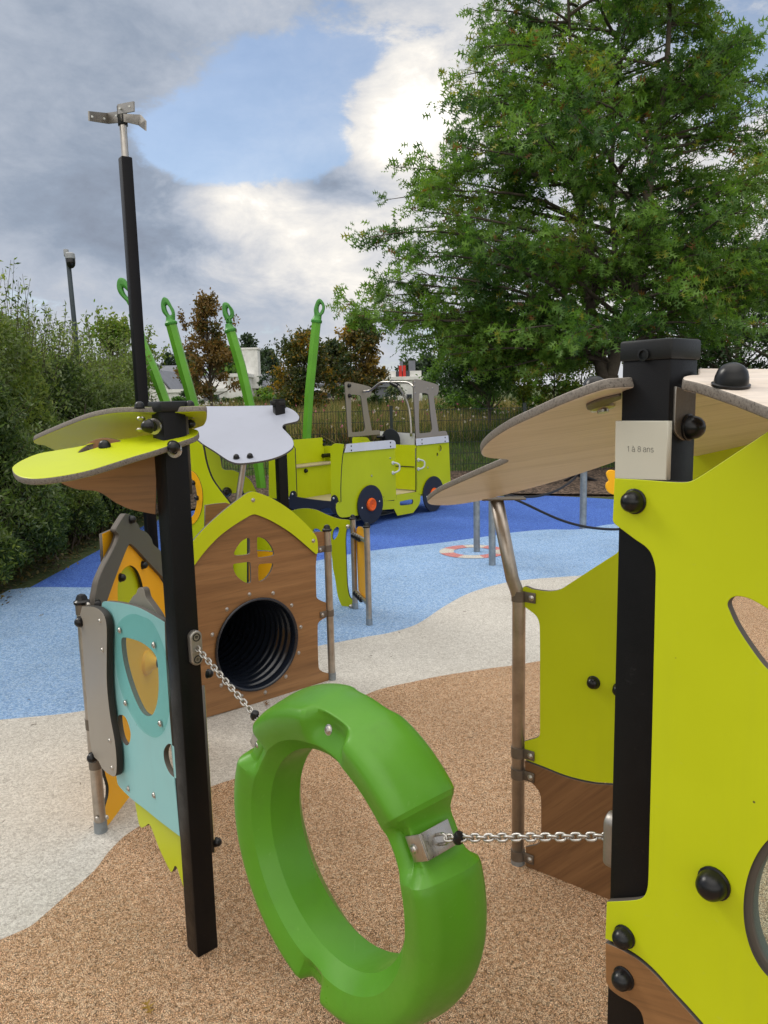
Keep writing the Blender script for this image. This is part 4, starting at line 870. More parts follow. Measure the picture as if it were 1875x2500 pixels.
blade([[(598, 197, 4.62), (601, 263, 4.62)], [(722, 210, 4.82), (728, 283, 4.82)], [(812, 198, 4.73), (812, 275, 4.73)]])
blade([[(835, 216, 4.73), (838, 270, 4.73)], [(950, 222, 4.70), (935, 292, 4.70)], [(984, 262, 4.52), (984, 330, 4.52)]])
blade([[(818, 225, 4.70), (820, 262, 4.70)], [(798, 152, 4.60), (800, 218, 4.60)], [(904, 132, 4.50), (906, 200, 4.50)]])
for x, y, Yd in ((625, 237, 4.64), (706, 250, 4.78), (786, 231, 4.74), (876, 168, 4.50), (811, 182, 4.58)):
    b = BM(); revolve(b, [(.006, 0), (.006, .010), (0, .010)], atY('A', x, y, Yd-.005), (0, -1, 0), 10); link('rivet', b, ms, M['white_grip'])

# single steel tube standing beyond the left playhouse
s3 = thing('steel_post', 'short steel tube with black cap left of the grey gable', 'post', (-1.72, 4.6, 0)); tpole(s3, -1.72, 4.6, .70, .021)

# ------------------------------------------------------------------ green bent poles
def loop_sheet(parent, Yd, tag, outer, hole, th):
    pl = Plane((0, Yd, 0), (0, -1, 0)).off(th/2)
    me = sheet_mesh(pl, [tagpts(pl, tag, outer, 6), tagpts(pl, tag, hole, 5)], th, th*.36)
    return link('loop_head', me, parent, [M['loop_green'], M['loop_green']], smooth='auto')
def green_pole(Yd, path, r, outer, hole, tag, label, collar):
    P = [atY('D', x, y, Yd) for x, y in path]; P[-1].z = 0
    t = thing('climbing_pole', label, 'pole', (P[-1].x, P[-1].y, 0), 'green bent climbing poles beyond the playhouses')
    b = BM(); tube(b, P, r, 6); link('shaft', b, t, M['pole_green'])
    b = BM(); c = P[0]; d = (P[0]-P[1]).normalized(); revolve(b, [(r*1.05, -.04), (r*1.12, -.03), (r*1.12, .0), (r*.9, .02), (r*.7, .06), (r*.6, .10)], c, d, 18); link('collar', b, t, M['loop_green'], smooth='auto')
    loop_sheet(t, Yd, tag, outer, hole, .11)
green_pole(12.9, [(684, 692), (677, 760), (668, 850), (663, 945), (661, 1010), (662, 1070)], .082, [(1353, 200), (1378, 225), (1385, 262), (1365, 305), (1358, 335), (1318, 335), (1318, 300), (1316, 265), (1332, 215)], [(1358, 233), (1368, 250), (1364, 278), (1352, 288), (1346, 275), (1348, 248)], 'F', 'bent green pole rising left of the lime van, leaning right at its looped tip', 0)
green_pole(12.9, [(497, 712), (520, 790), (541, 880), (551, 955), (561, 1020), (567, 1066)], .088, [(765, 222), (785, 232), (805, 268), (811, 300), (800, 328), (806, 352), (768, 354), (764, 335), (747, 300), (742, 250), (748, 228)], [(782, 256), (796, 278), (798, 302), (790, 310), (778, 288), (775, 264)], 'F', 'bent green pole whose looped tip stands against the brown tree', 0)
green_pole(13.3, [(369, 697), (390, 775), (418, 875), (438, 960), (452, 1062)], .095, [(382, 190), (405, 205), (443, 280), (447, 312), (440, 350), (406, 352), (398, 322), (368, 282), (360, 235), (368, 200)], [(398, 238), (423, 272), (427, 298), (414, 302), (398, 275), (391, 246)], 'F', 'bent green pole between the black mast and the brown tree', 0)
green_pole(11.6, [(290, 678), (306, 740), (332, 800), (357, 868), (388, 960), (400, 1085)], .078, [(800, 1320), (832, 1325), (862, 1365), (900, 1440), (915, 1500), (890, 1530), (860, 1505), (845, 1480), (800, 1430), (783, 1390), (784, 1345)], [(824, 1385), (858, 1415), (885, 1460), (868, 1458), (838, 1428)], 'A', 'bent green pole with its looped tip behind the black mast', 0)

# ------------------------------------------------------------------ galvanised posts, rope, orange piece
for (x, y, top, r, lab) in ((.943, 7.69, .70, .033, 'galvanised post inside the life ring marking'), (1.009, 7.05, .76, .033, 'galvanised post at the near edge of the life ring marking'), (2.353, 8.92, .98, .040, 'galvanised post standing at the edge of the dark blue surface')):
    t = thing('steel_post', lab, 'post', (x, y, 0), 'galvanised posts on the blue surface'); b = BM(); tube(b, [(x, y, 0), (x, y, top)], r, 20); link('post_tube', b, t, M['galvanised'], smooth='auto')
    b = BM(); revolve(b, [(r*1.05, -.03), (r*1.05, 0), (r*.5, .012), (0, .014)], (x, y, top), (0, 0, 1), 20); link('post_cap', b, t, M['black_cap'], smooth='auto')
b = BM(); tube(b, [atY('I', 640, 992, 7.0), atY('I', 700, 1015, 7.0), atY('I', 800, 1060, 7.05), atY('I', 900, 1108, 7.1), atY('I', 1020, 1160, 7.2), atY('I', 1150, 1198, 7.3), atY('I', 1280, 1218, 7.4), atY('I', 1420, 1222, 7.5), atY('I', 1600, 1205, 7.6)], .0125, 10, sub=4)
r1 = link('rope', b, None, M['rope'], True); setp(r1, 'black rope sagging low across the blue surface to the right post', 'rope')
b = BM(); tube(b, [atY('I', 640, 985, 7.6), atY('I', 740, 1002, 7.7), atY('I', 860, 1000, 7.9), atY('I', 980, 965, 8.2), atY('I', 1060, 920, 8.5), atY('I', 1120, 870, 8.9), atY('I', 1170, 800, 8.95)], .0125, 10, sub=4)
r2 = link('rope', b, None, M['rope'], True); setp(r2, 'black rope curving up to the rear galvanised post under the wood roof', 'rope')
ob_ = atY('I', 1400, 900, 7.6)
t = thing('flower_panel', 'rounded amber play panel peeking out left of the cream plate', 'play panel', (ob_.x+.09, 7.6, 0))
opl = Plane((0, 7.6, 0), (0, -1, 0))
sheet('petal_board', opl, 'I', [(1345, 826), (1375, 824), (1400, 835), (1425, 860), (1470, 900), (1450, 960), (1420, 985), (1370, 988), (1340, 970), (1326, 940), (1330, 912), (1345, 895), (1335, 870), (1330, 845)], thick=.03, mat=M['amber'], edge=M['amber'], parent=t, bev=.006)
b = BM(); tube(b, [(ob_.x+.09, 7.63, 0), (ob_.x+.09, 7.63, 1.0)], .02, 14); link('stem', b, t, M['galvanised'], smooth='auto')
# ------------------------------------------------------------------ play van
SRC.update({'T': (830, 900, 5.925), 'V': (690, 1040, 5.925), 'X': (350, 840, 4.1475), 'Y': (730, 860, 4.1475)})
vo_ = Vector((-.207, 9.445, 0)); q = atZ('G', 690, 1185, .03); vo_ = Vector((q.x, q.y, 0))
va = Vector((.625, .78, 0)).normalized(); vb = Vector((-va.y, va.x, 0)); WID = 1.2
vs = Plane(vo_, -vb); corner = vo_ + va*(-.53); vr = Plane(corner, -va)
van = thing('play_van', 'lime green wooden play van with black disc wheels, orange hubs and white trim strips', 'play van', (vo_.x+va.x*.6, vo_.y+va.y*.6, 0))
LM = M['lime']
side_r = [('V', 880, 390, 1), ('V', 1625, 322, 1), ('V', 1645, 1050), ('V', 1640, 1068, 1), ('V', 1475, 1085, 1), ('V', 1465, 1025, 1), ('V', 1432, 1025, 1), ('V', 1436, 1210, 1), ('V', 1300, 1250, 1), ('V', 1050, 1300), ('V', 860, 1325), ('V', 800, 1285), ('V', 772, 1200), ('V', 780, 1125), ('V', 830, 1080), ('V', 838, 1050), ('V', 836, 900), ('V', 845, 650), ('V', 862, 500)]
side_s = [('G', 783, 1005, 1), ('G', 795, 1007, 1), ('G', 798, 1031, 1), ('G', 860, 1031, 1), ('G', 879, 1018, 1), ('G', 879, 990, 1), ('G', 1013, 970, 1), ('G', 1042, 988, 1), ('G', 1040, 1030), ('G', 1030, 1060), ('G', 992, 1112, 1), ('G', 885, 1131, 1), ('G', 862, 1085, 1), ('G', 783, 1092, 1)]
side_f = [('G', 1011, 657, 1), ('G', 1013, 968, 1), ('G', 1030, 990, 1), ('G', 1100, 975), ('G', 1245, 912, 1), ('G', 1243, 860), ('G', 1233, 636, 1)]
hole_s = [('G', 905, 1036), ('G', 985, 1021), ('G', 992, 1035), ('G', 985, 1052), ('G', 908, 1062), ('G', 902, 1050)]
hf1 = [('T', 1445+24*math.cos(k*math.pi/8), 1152+44*math.sin(k*math.pi/8)) for k in range(16)]; hf2 = [('T', 1405+15*math.cos(k*math.pi/8), 1241+25*math.sin(k*math.pi/8)) for k in range(16)]
strip_r = [('V', 893, 384, 1), ('V', 925, 262, 1), ('V', 1560, 204), ('V', 1618, 212), ('V', 1636, 250), ('V', 1637, 318, 1)]
strip_f = [('T', 1100, 1012, 1), ('T', 1567, 964, 1), ('T', 1577, 1065, 1), ('T', 1103, 1112, 1)]
frame = [('T', 1100, 1010, 1), ('T', 1062, 190), ('T', 1075, 160), ('T', 1110, 152), ('T', 1220, 175), ('T', 1390, 222), ('T', 1425, 250), ('T', 1427, 330), ('T', 1405, 385), ('T', 1362, 405), ('T', 1375, 540), ('T', 1400, 720), ('T', 1428, 910, 1), ('T', 1515, 900), ('T', 1545, 918), ('T', 1560, 965, 1)]
frame_h = [('T', 1148, 370), ('T', 1160, 352), ('T', 1255, 360), ('T', 1280, 385), ('T', 1295, 500), ('T', 1315, 700), ('T', 1336, 870), ('T', 1322, 912), ('T', 1300, 922), ('T', 1165, 935), ('T', 1150, 922), ('T', 1143, 700)]
def side_set(off, near=True):
    p = vs.off(off) if near else vs
    out = []
    def mk(nm, pts, holes, mat, d=0, edge='edge_black', th=.016):
        pl0 = vs.off(d); loops = [tagpts(pl0, 'G', pts)] + [tagpts(pl0, 'G', h) for h in holes]
        pl = pl0 if near else Plane(pl0.o, pl0.n)
        if not near: pl.o = pl0.o + vb*WID - pl.n*(d*2)
        me = sheet_mesh(pl, loops, th, .0015); out.append(link(nm, me, van, [mat, M[edge]]))
        return out[-1]
    mk('side_panel', side_r, [], LM); mk('step_panel', side_s, [hole_s], LM, 0 if near else .0); mk('front_side_panel', side_f, [hf1, hf2], LM)
    mk('cab_frame', frame, [frame_h], M['taupe'], .001, 'hpl_edge')
    if near: mk('trim_strip', strip_r, [], M['white_board'], .016, 'hpl_edge'); mk('trim_strip', strip_f, [], M['white_board'], .016, 'hpl_edge')
side_set(0); side_set(0, False)
def V3(a, b, z): return vo_ + va*a + vb*b + Z*z
def disc_wheel(a, b, z, r, sgn):
    c = V3(a, b, z); n = -vb*sgn; bm = BM(); revolve(bm, [(0, 0), (r, 0), (r+.002, .004), (r+.002, .014), (r, .018), (0, .018)], c, n, 56); o = link('wheel', bm, van, [M['charcoal']], smooth='auto')
    bm = BM(); revolve(bm, [(.082, .018), (.084, .030), (.078, .044), (.066, .050), (.060, .046), (.020, .046), (.016, .040), (0, .040)], c, n, 32); link('hub', bm, o, M['orange'], smooth='auto')
    rivets(o, [c + n*.018 + va*(.17*s) + Z*(.02*s) for s in (-1, 1)], n, .009, 'wheel_screws', M['white_grip'])
for sgn, bb in ((1, -.012), (-1, WID+.012)):
    disc_wheel(.022, bb, .272, .243, sgn); disc_wheel(1.395, bb, .252, .243, sgn)
# rear wall: two pillars, black bumper
ev = M['edge_black']
sheet('rear_pillar', vr.off(.002), 'V', [(890, 262, 1), (760, 252), (710, 280), (690, 330), (692, 450), (700, 1000, 1), (705, 1100, 1), (838, 1100, 1), (836, 900), (845, 650), (862, 450)], thick=.016, mat=LM, edge=ev, parent=van)
def RW(b, z): return corner + vb*b + Z*z
b0 = vr.at('V', 205, 1020); bl = (b0-corner).dot(vb)
sheet_world('rear_pillar', vr.off(.002), [RW(bl, .38), RW(bl, .99), RW(bl+.06, 1.06), RW(WID-.03, 1.06), RW(WID-.01, .9), RW(WID+.03, .25), RW(bl, .25)], LM, van, .016, ev)
sheet('bumper', vr.off(.020), 'V', [(60, 1150), (75, 1050), (100, 1010), (112, 960), (145, 938), (180, 955), (190, 1010), (215, 1030), (690, 1088), (704, 1030), (740, 998), (775, 1025), (790, 1070), (800, 1150), (778, 1270), (745, 1275), (715, 1240), (690, 1190), (640, 1185), (560, 1205), (200, 1215), (120, 1195)], thick=.018, mat=M['charcoal'], edge=ev, parent=van)
sheet_world('rear_rail', vr.off(.018), [RW(.3, .235), RW(1.23, .235), RW(1.23, .34), RW(.3, .34)], M['charcoal'], van, .016, ev)
b = BM(); box(b, V3(.66, WID/2, .315), (2.36, WID-.05, .02), math.atan2(va.y, va.x), .002); link('floor', b, van, M['beige_floor'])
b = BM(); box(b, V3(.55, WID/2, .22), (1.5, .5, .14), math.atan2(va.y, va.x), .004); box(b, V3(.55, WID/2, .09), (.32, .32, .14), math.atan2(va.y, va.x), .004); box(b, V3(.55, WID/2, .016), (.9, .5, .018), math.atan2(va.y, va.x), .004); link('spring_base', b, van, M['galvanised'])
# bench along the far side
bb1 = WID-.09
b = BM(); box(b, V3(-.02, bb1-.12, .735), (.92, .30, .018), math.atan2(va.y, va.x), .002); link('bench_seat', b, van, M['beige_floor'])
bpn = Plane(V3(0, bb1, 0), -vb)
sheet_world('bench_back', bpn, [V3(-.50, bb1, .745), V3(.42, bb1, .745), V3(.42, bb1, 1.03), V3(.39, bb1, 1.07), V3(-.46, bb1, 1.07), V3(-.50, bb1, 1.03)], LM, van, .014, ev)
sheet_world('bench_front', bpn.off(.24), [V3(-.45, bb1-.24, .325), V3(.46, bb1-.24, .325), V3(.46, bb1-.24, .725), V3(-.45, bb1-.24, .725)], LM, van, .014, ev)
sheet_world('partition', Plane(V3(.50, 0, 0), -va), [V3(.50, .55, .325), V3(.50, WID-.03, .325), V3(.50, WID-.03, .95), V3(.50, .55, .95)], LM, van, .014, ev)
for x, y in ((593, 215), (593, 266)): knob(van, bpn.at('V', x, y), bpn.n, .020)
knob(van, bpn.off(.24).at('V', 330, 648), bpn.n, .026)
b = BM(); q = bpn.off(.03).at('V', 635, 425); tube(b, [q-va*.075, q+va*.075], .028, 14); link('bench_bracket', b, van, M['knob'], smooth='auto')
# doorway boards, dash and wheel
dpl = Plane(V3(1.035, 0, 0), -va)
dz = lambda b_, z: V3(1.035, b_, z)
sheet_world('door_board', dpl, [dz(.0, .34), dz(.47, .34), dz(.47, .90), dz(.44, .95), dz(.0, .95)], LM, van, .014, ev)
b = BM(); box(b, dz(.21, .655)-va*.004, (.006, .36, .012), math.atan2(va.y, va.x), 0); link('slot', b, van, M['edge_black'])
sheet_world('cab_wall', Plane(V3(1.10, 0, 0), -va), [V3(1.10, .45, .34), V3(1.10, WID-.03, .34), V3(1.10, WID-.03, .98), V3(1.10, .45, .98)], LM, van, .014, ev)
fpl2 = Plane(V3(1.80, 0, 0), -va); sheet_world('front_wall', fpl2, [V3(1.80, .02, .34), V3(1.80, WID-.02, .34), V3(1.80, WID-.02, .95), V3(1.80, .02, .95)], LM, van, .014, ev)
dsh = Plane(V3(1.33, 0, 0), -va)
sheet('dash_board', dsh, 'T', [(584, 906, 1), (1080, 938, 1), (1080, 1200, 1), (560, 1200, 1)], thick=.014, mat=M['white_board'], parent=van)
wc = Plane(V3(1.20, 0, 0), -va).at('T', 738, 1042); b = BM(); revolve(b, [(0, 0), (.165, 0), (.168, .006), (.165, .014), (0, .014)], wc, -va, 40); o = link('steering_wheel', b, van, M['charcoal'], smooth='auto')
b = BM(); tube(b, [wc, wc+va*.10], .03, 12); link('steering_column', b, o, M['knob'])
q = Plane(V3(1.15, 0, 0), -va).at('T', 590, 990); b = BM(); tube(b, [q-vb*.06, q+vb*.06], .022, 12); tube(b, [q, q-Z*.09], .02, 12); link('dash_lever', b, van, M['knob'], smooth='auto')
# far lime board in the cab
sheet('seat_board', Plane(V3(0, WID-.12, 0), -vb), 'T', [(180, 1120, 1), (178, 1010), (195, 992), (370, 990), (410, 1010), (440, 1060), (470, 1120, 1)], thick=.014, mat=LM, edge=ev, parent=van)
# handrail
pa_, pb_ = vs.at('T', 1065, 240), Plane(V3(0, WID, 0), -vb).at('T', 330, 332)
def rail(x, y, f):
    return Plane(V3(0, WID*f, 0), -vb).at('T', x, y)
b = BM(); tube(b, [rail(330, 330, .98), rail(400, 325, .92), rail(450, 310, .86), rail(500, 272, .78), rail(560, 222, .68), rail(610, 200, .60), rail(700, 196, .5), rail(850, 196, .3), rail(970, 200, .15), rail(1030, 225, .06), rail(1070, 262, .0)], .0175, 12, sub=3)
hr = link('roof_rail', b, van, M['steel'], smooth=True)
b = BM(); tube(b, [rail(835, 245, .33), rail(900, 340, .30), rail(960, 460, .27), rail(1000, 600, .25), rail(1022, 780, .23), rail(1030, 980, .22)], .0175, 12, sub=3); link('rail_upright', b, van, M['steel'], smooth=True)
b = BM(); tube(b, [rail(742, 205, .45), rail(845, 255, .32)], .032, 12); tube(b, [rail(742, 190, .46), rail(800, 205, .4)], .03, 12); link('rail_clamp', b, van, M['knob'], smooth='auto')
for x0, y0, x1, y1 in ((762, 1362, 762, 1505), (1130, 1318, 1130, 1450)):
    a, c = vs.at('T', x0, y0), vs.at('T', x1, y1); o_ = -vb*.045 + va*.07; b = BM()
    tube(b, [a, a-vb*.02+va*.02, a*.82+c*.18+o_, a*.5+c*.5+o_*1.15, a*.18+c*.82+o_, c-vb*.02+va*.02, c], .011, 10, sub=4)
    for z in (a, c): revolve(b, [(.024, 0), (.024, .012), (.012, .016)], z, -vb, 14)
    link('grab_handle', b, van, M['white_grip'], smooth='auto')
def on_side(L, d=.0): return [vs.off(d).at('T', x, y) for x, y in L]
rivets(van, on_side([(163, 1120), (165, 1182), (729, 1069), (731, 1127), (1186, 1028), (1187, 1084), (1521, 996), (1521, 1050)], .016), -vb, .009, 'trim_screws', M['edge_black'])
rivets(van, on_side([(728, 1293), (458, 1548), (1271, 1430), (1083, 192), (1088, 347), (1270, 286), (1338, 284)], .002), -vb, .010, 'panel_screws')
for x, y in ((127, 245), (133, 392)): knob(van, Plane(V3(0, WID, 0), -vb).at('T', x, y), -vb, .027)
rivets(van, [vr.off(.02).at('V', x, y) for x, y in ((143, 985), (85, 1048), (739, 1045))], -va, .011, 'bumper_screws', M['white_grip'])

# ------------------------------------------------------------------ fence
FY = 14.0; FT = 1.36
def fence():
    t = thing('fence', 'dark green welded mesh fence between the play surface and the flower meadow', 'fence', (2.6, FY, .1))
    xs = [.17+2.42*k for k in range(-4, 4)]
    for x in xs:
        b = BM(); box(b, (x, FY-.035, (FT+.1)/2), (.06, .05, FT+.02-.0), 0, .004); box(b, (x, FY-.035, FT+.065), (.064, .054, .02), 0, .004); link('fence_post', b, t, M['fence_green'])
    for x in xs[:-1]:
        b = BM(); n = 48
        def wire(p, q, r):
            p = Vector(p); q = Vector(q); d = (q-p).normalized(); ref = Vector((0, 1, 0)); u = ref.cross(d).normalized(); r4 = []
            for e in (p, q): r4.append([b.verts.new(e+u*r*s1+ref*r*s2) for s1, s2 in ((1, 1), (-1, 1), (-1, -1), (1, -1))])
            for k in range(4): b.faces.new((r4[0][k], r4[0][(k+1) % 4], r4[1][(k+1) % 4], r4[1][k]))
        for k in range(n+1): wire((x+2.42*k/n, FY, hz(0, FY)-.02), (x+2.42*k/n, FY, FT), .0036)
        for z in [FT-.20*k for k in range(7)]:
            for dy in (-.009, .009): wire((x, FY+dy, z-.012), (x+2.42, FY+dy, z-.012), .0042)
        link('mesh_panel', b, t, M['fence_green'])
fence()
def low_posts():
    for x, y, lab in ((atY('I', 930, 950, 12.7).x, 12.7, 'squat black anchor post in the mulch under the wood roof'),):
        t = thing('anchor_post', lab, 'post', (x, y, 0)); b = BM(); box(b, (x, y, .30), (.11, .11, .50), .2, .01); link('post_block', b, t, M['black_cap'])
        b = BM(); tube(b, [(x+.06, y, .45), (x+.85, y+.1, .10)], .035, 10); tube(b, [(x+.3, y+.1, .12), (x+1.1, y+.1, .55)], .02, 8); link('brace', b, t, M['rope'], smooth=True)
low_posts()

# ------------------------------------------------------------------ foliage tools
rng = np.random.default_rng(11); random.seed(5)
OAK = (np.array([(0, 0), (.07, .40), (0, 1), (-.07, .40), (.05, .14), (.30, .16), (.06, .27), (.06, .38), (.45, .50), (.06, .54), (.05, .62), (.30, .86), (.02, .80), (-.05, .14), (-.30, .20), (-.06, .27), (-.06, .40), (-.42, .55), (-.06, .55), (-.05, .64), (-.26, .88), (-.02, .80)]),
       [(0, 1, 2), (0, 2, 3), (4, 5, 6), (7, 8, 9), (10, 11, 12), (13, 15, 14), (16, 18, 17), (19, 21, 20)])
LANCE = (np.array([(0, 0), (.13, .4), (0, 1), (-.13, .4)]), [(0, 1, 2), (0, 2, 3)])
OVAL = (np.array([(0, 0), (.28, .35), (.22, .75), (0, 1), (-.22, .75), (-.28, .35)]), [(0, 1, 2), (0, 2, 3), (0, 3, 4), (0, 4, 5)])
def leaf_mesh(name, P, size, tpl, mats, parent=None, probs=None, flat=.5, axis=None, droop=0.0, var=.35, midx=None):
    """many separate leaves: P (n,3) positions; flat: how much the blades tend to lie level"""
    P = np.asarray(P, float); n = len(P); T, tris = tpl; k = len(T)
    d = rng.normal(size=(n, 3)); 
    if axis is not None: d = d*.55 + np.asarray(axis)*1.0
    d[:, 2] -= droop; d /= np.linalg.norm(d, axis=1)[:, None]
    nr = rng.normal(size=(n, 3))*(1-flat) + np.array([0, 0, 1.0])*flat
    nr -= d*np.sum(nr*d, axis=1)[:, None]; nr /= np.linalg.norm(nr, axis=1)[:, None]+1e-9
    s = np.cross(d, nr); sz = (np.asarray(size)*(1+var*(rng.random(n)-.5)*2)) if np.ndim(size) == 0 else size
    cup = 0.18*(rng.random(n)-.2)
    V = P[:, None, :] + sz[:, None, None]*(T[None, :, 0, None]*s[:, None, :] + T[None, :, 1, None]*d[:, None, :] - (cup[:, None, None])*(np.abs(T[None, :, 0, None])+T[None, :, 1, None]**2*.5)*nr[:, None, :])
    V = V.reshape(-1, 3); F = (np.array(tris)[None] + (np.arange(n)*k)[:, None, None]).reshape(-1, 3)
    me = bpy.data.meshes.new(name); me.vertices.add(len(V)); me.vertices.foreach_set('co', V.ravel().astype(np.float32))
    me.loops.add(len(F)*3); me.loops.foreach_set('vertex_index', F.ravel().astype(np.int32)); me.polygons.add(len(F)); me.polygons.foreach_set('loop_start', np.arange(0, len(F)*3, 3, dtype=np.int32))
    mi = midx if midx is not None else rng.choice(len(mats), n, p=probs); me.polygons.foreach_set('material_index', np.repeat(mi, len(tris)).astype(np.int32)); me.update(calc_edges=True)
    return link(name, me, parent, [M[m] for m in mats])
def limb_mesh(name, segs, parent, mat='bark', seg=7):
    b = BM()
    for pts, r0, r1 in segs:
        n = len(pts); rr = [r0+(r1-r0)*i/(n-1) for i in range(n)]; tube(b, pts, rr, seg, caps=False)
    return link(name, b, parent, M[mat], smooth=True)
def bend(p, q, k, sag=0.0, wob=.05, n=6):
    p = Vector(p); q = Vector(q); L = (q-p).length; o = []
    w1 = Vector([random.uniform(-1, 1) for _ in range(3)])*wob*L; w2 = Vector([random.uniform(-1, 1) for _ in range(3)])*wob*L*.6
    for i in range(n+1):
        t = i/n; o.append(p.lerp(q, t) + w1*math.sin(math.pi*t) + w2*math.sin(2*math.pi*t) + Z*(sag*math.sin(math.pi*t)*L))
    return o
def big_oak():
    TY = 16.2; base = atY('D', 1322, 872, TY); base.z = hz(base.x, TY)
    t = thing('oak_tree', 'large pin oak with lobed green leaves and forked trunk beyond the fence', 'tree', tuple(base))
    P = lambda x, y, dy=0: atY('D', x, y, TY+dy)
    A = [P(1300, 800), P(1282, 720, .1), P(1268, 600, .2), P(1258, 480, .3), P(1246, 380, .3), P(1240, 250, .2), P(1232, 100, .1), P(1225, -60)]
    Bq = [P(1318, 812), P(1338, 735, -.1), P(1362, 660, -.2), P(1378, 560, -.3), P(1396, 440, -.4), P(1420, 300, -.5), P(1440, 150, -.4), P(1450, -20, -.3), P(1450, -120)]
    C2 = [P(1366, 650, -.2), P(1330, 560, .4), P(1320, 430, .7), P(1325, 280, .8), P(1335, 120, .7), P(1340, -60, .6)]
    segs = [([base, base.lerp(P(1316, 812), .6), P(1316, 812)], .25, .20), ([P(1312, 820)]+A, .15, .02), ([P(1320, 820)]+Bq, .175, .02), (C2, .08, .015)]
    tips = [(1035, 25, 0), (1060, 60, 1.), (1090, -20, -.5), (995, 165, .3), (1015, 215, -1), (1008, 278, .5), (1030, 330, 1.5), (1000, 320, -1.2), (874, 362, 0), (960, 372, .6), (940, 405, -.8), (845, 430, .3), (900, 455, -1), (797, 512, 0), (850, 500, 1.4), (870, 560, -.6),
            (905, 545, 1), (835, 605, .2), (880, 590, -1.2), (825, 640, .8), (752, 668, .1), (800, 690, -.5), (850, 655, 1.5), (890, 695, .4), (905, 735, -.4), (960, 720, 1.2), (930, 752, .2), (985, 765, -.8), (1010, 740, .9), (1060, 800, -.2), (1100, 775, .8), (1180, 800, -1.0),
            (1130, 760, 1.5), (1210, 745, -1.5), (1240, 790, .5), (1480, 640, -1), (1540, 610, .5), (1450, 700, .3), (1530, 70, 0), (1490, 10, .5), (1550, 160, -.5), (1520, 130, 1), (1650, 560, -1), (1620, 450, .6), (1645, 330, 0), (1600, 300, 1.2), (1640, 250, -.6), (1640, 175, .3), (1540, 230, -1), (1570, 400, -1.2), (1660, 640, .3), (1600, 600, -.8)]
    trunks = [A, Bq, C2]; prim = []
    def nearest_start(tip):
        best = None
        for tr in trunks:
            for i in range(len(tr)-1):
                for f in (.0, .33, .66):
                    s = tr[i].lerp(tr[i+1], f); h = math.hypot(s.x-tip.x, s.y-tip.y); dz = tip.z-s.z
                    cost = abs(dz - .18*h) + .15*h + random.uniform(0, .5)
                    if s.z < base.z+1.7: cost += 3
                    if best is None or cost < best[0]: best = (cost, s)
        return best[1]
    for x, y, dy in tips: tp = P(x, y, dy*1.0); prim.append((nearest_start(tp), tp))
    for k in range(150):                                        # the rest of the crown, all round
        tr = random.choice(trunks); i = random.randrange(len(tr)-1); s = tr[i].lerp(tr[i+1], random.random())
        if s.z < base.z+1.9: continue
        hh = (s.z-base.z)/9.5; rad = (4.6 - 2.2*max(0, hh-.25)*1.2)*random.uniform(.55, .98) if hh > .12 else 2.8
        az = random.uniform(0, 2*math.pi); tp = s + Vector((math.cos(az)*rad, math.sin(az)*rad*.85, rad*random.uniform(-.06, .42)))
        dx = (tp.x)/tp.y*1650+829
        up_lim = -40
        py = 855-(tp.z-1.6)/tp.y*1650
        lim = [(0, 1010), (160, 995), (300, 1010), (370, 930), (440, 870), (520, 840), (600, 860), (660, 860), (720, 930), (780, 980), (860, 1060)]
        lx = 1010; rx_ = 1480 if py < 150 else 1560 if py < 260 else 1640
        if dx > rx_: tp = s.lerp(tp, max(.3, (rx_-(s.x/s.y*1650+829))/max(1, dx-(s.x/s.y*1650+829))))
        for (ya, xa), (yb, xb) in zip(lim, lim[1:]):
            if ya <= py <= yb: lx = xa+(xb-xa)*(py-ya)/(yb-ya)
        if dx < lx+20: tp = s.lerp(tp, max(.25, ((s.x/s.y*1650+829)-lx-20)/max(1, (s.x/s.y*1650+829)-dx)))
        prim.append((s, tp))
    pos = []; ax = []
    for s, tp in prim:
        L = (tp-s).length
        if L < .5: continue
        pts = bend(s, tp, 0, sag=.06, wob=.04, n=8); segs.append((pts, .012+.010*L, .006))
        side_n = int(3.0*L)+3; d = (tp-s).normalized()
        for j in range(side_n):
            f = random.uniform(.22, 1) if j else 1; i = min(int(f*8), 7); o = pts[i].lerp(pts[i+1], f*8-i)
            az = random.uniform(-1.15, 1.15); l2 = random.uniform(.35, .95)*(1.15-.55*f)*min(1, L/2.5)+.15
            dd = Vector((d.x*math.cos(az)-d.y*math.sin(az), d.x*math.sin(az)+d.y*math.cos(az), d.z*.5+random.uniform(-.55, .6))).normalized()
            if j == 0: dd = d; l2 = .25
            e = o + dd*l2; segs.append((bend(o, e, 0, wob=.06, n=3), .009, .004))
            for q in range(int(l2*30)+6):
                g = random.random()**.7; c = o.lerp(e, g); pos.append((c.x+random.gauss(0, .085), c.y+random.gauss(0, .085), c.z+random.gauss(0, .085))); ax.append(tuple(dd))
    P_ = np.array(pos); X = np.array(ax)
    # tint by clump: whole sprays turn paler or rusty together
    cl = np.sin(P_[:, 0]*1.9+1)*np.cos(P_[:, 1]*1.7)+np.sin(P_[:, 2]*2.3+P_[:, 0])*.8 + rng.normal(size=len(P_))*.55
    mi = np.where(cl > 1.9, 3, np.where(cl > .15, 1, np.where(cl < -1.0, 2, 0))); r = rng.random(len(P_)); mi = np.where(r > .985, 4, np.where((r > .955), 3, mi))
    leaf_mesh('crown', P_, .19, OAK, ['oak_a', 'oak_b', 'oak_c', 'oak_y', 'oak_r'], t, flat=.30, axis=X, droop=.35, midx=mi)
    limb_mesh('trunk', segs, t); print('oak leaves', len(P_))
big_oak()
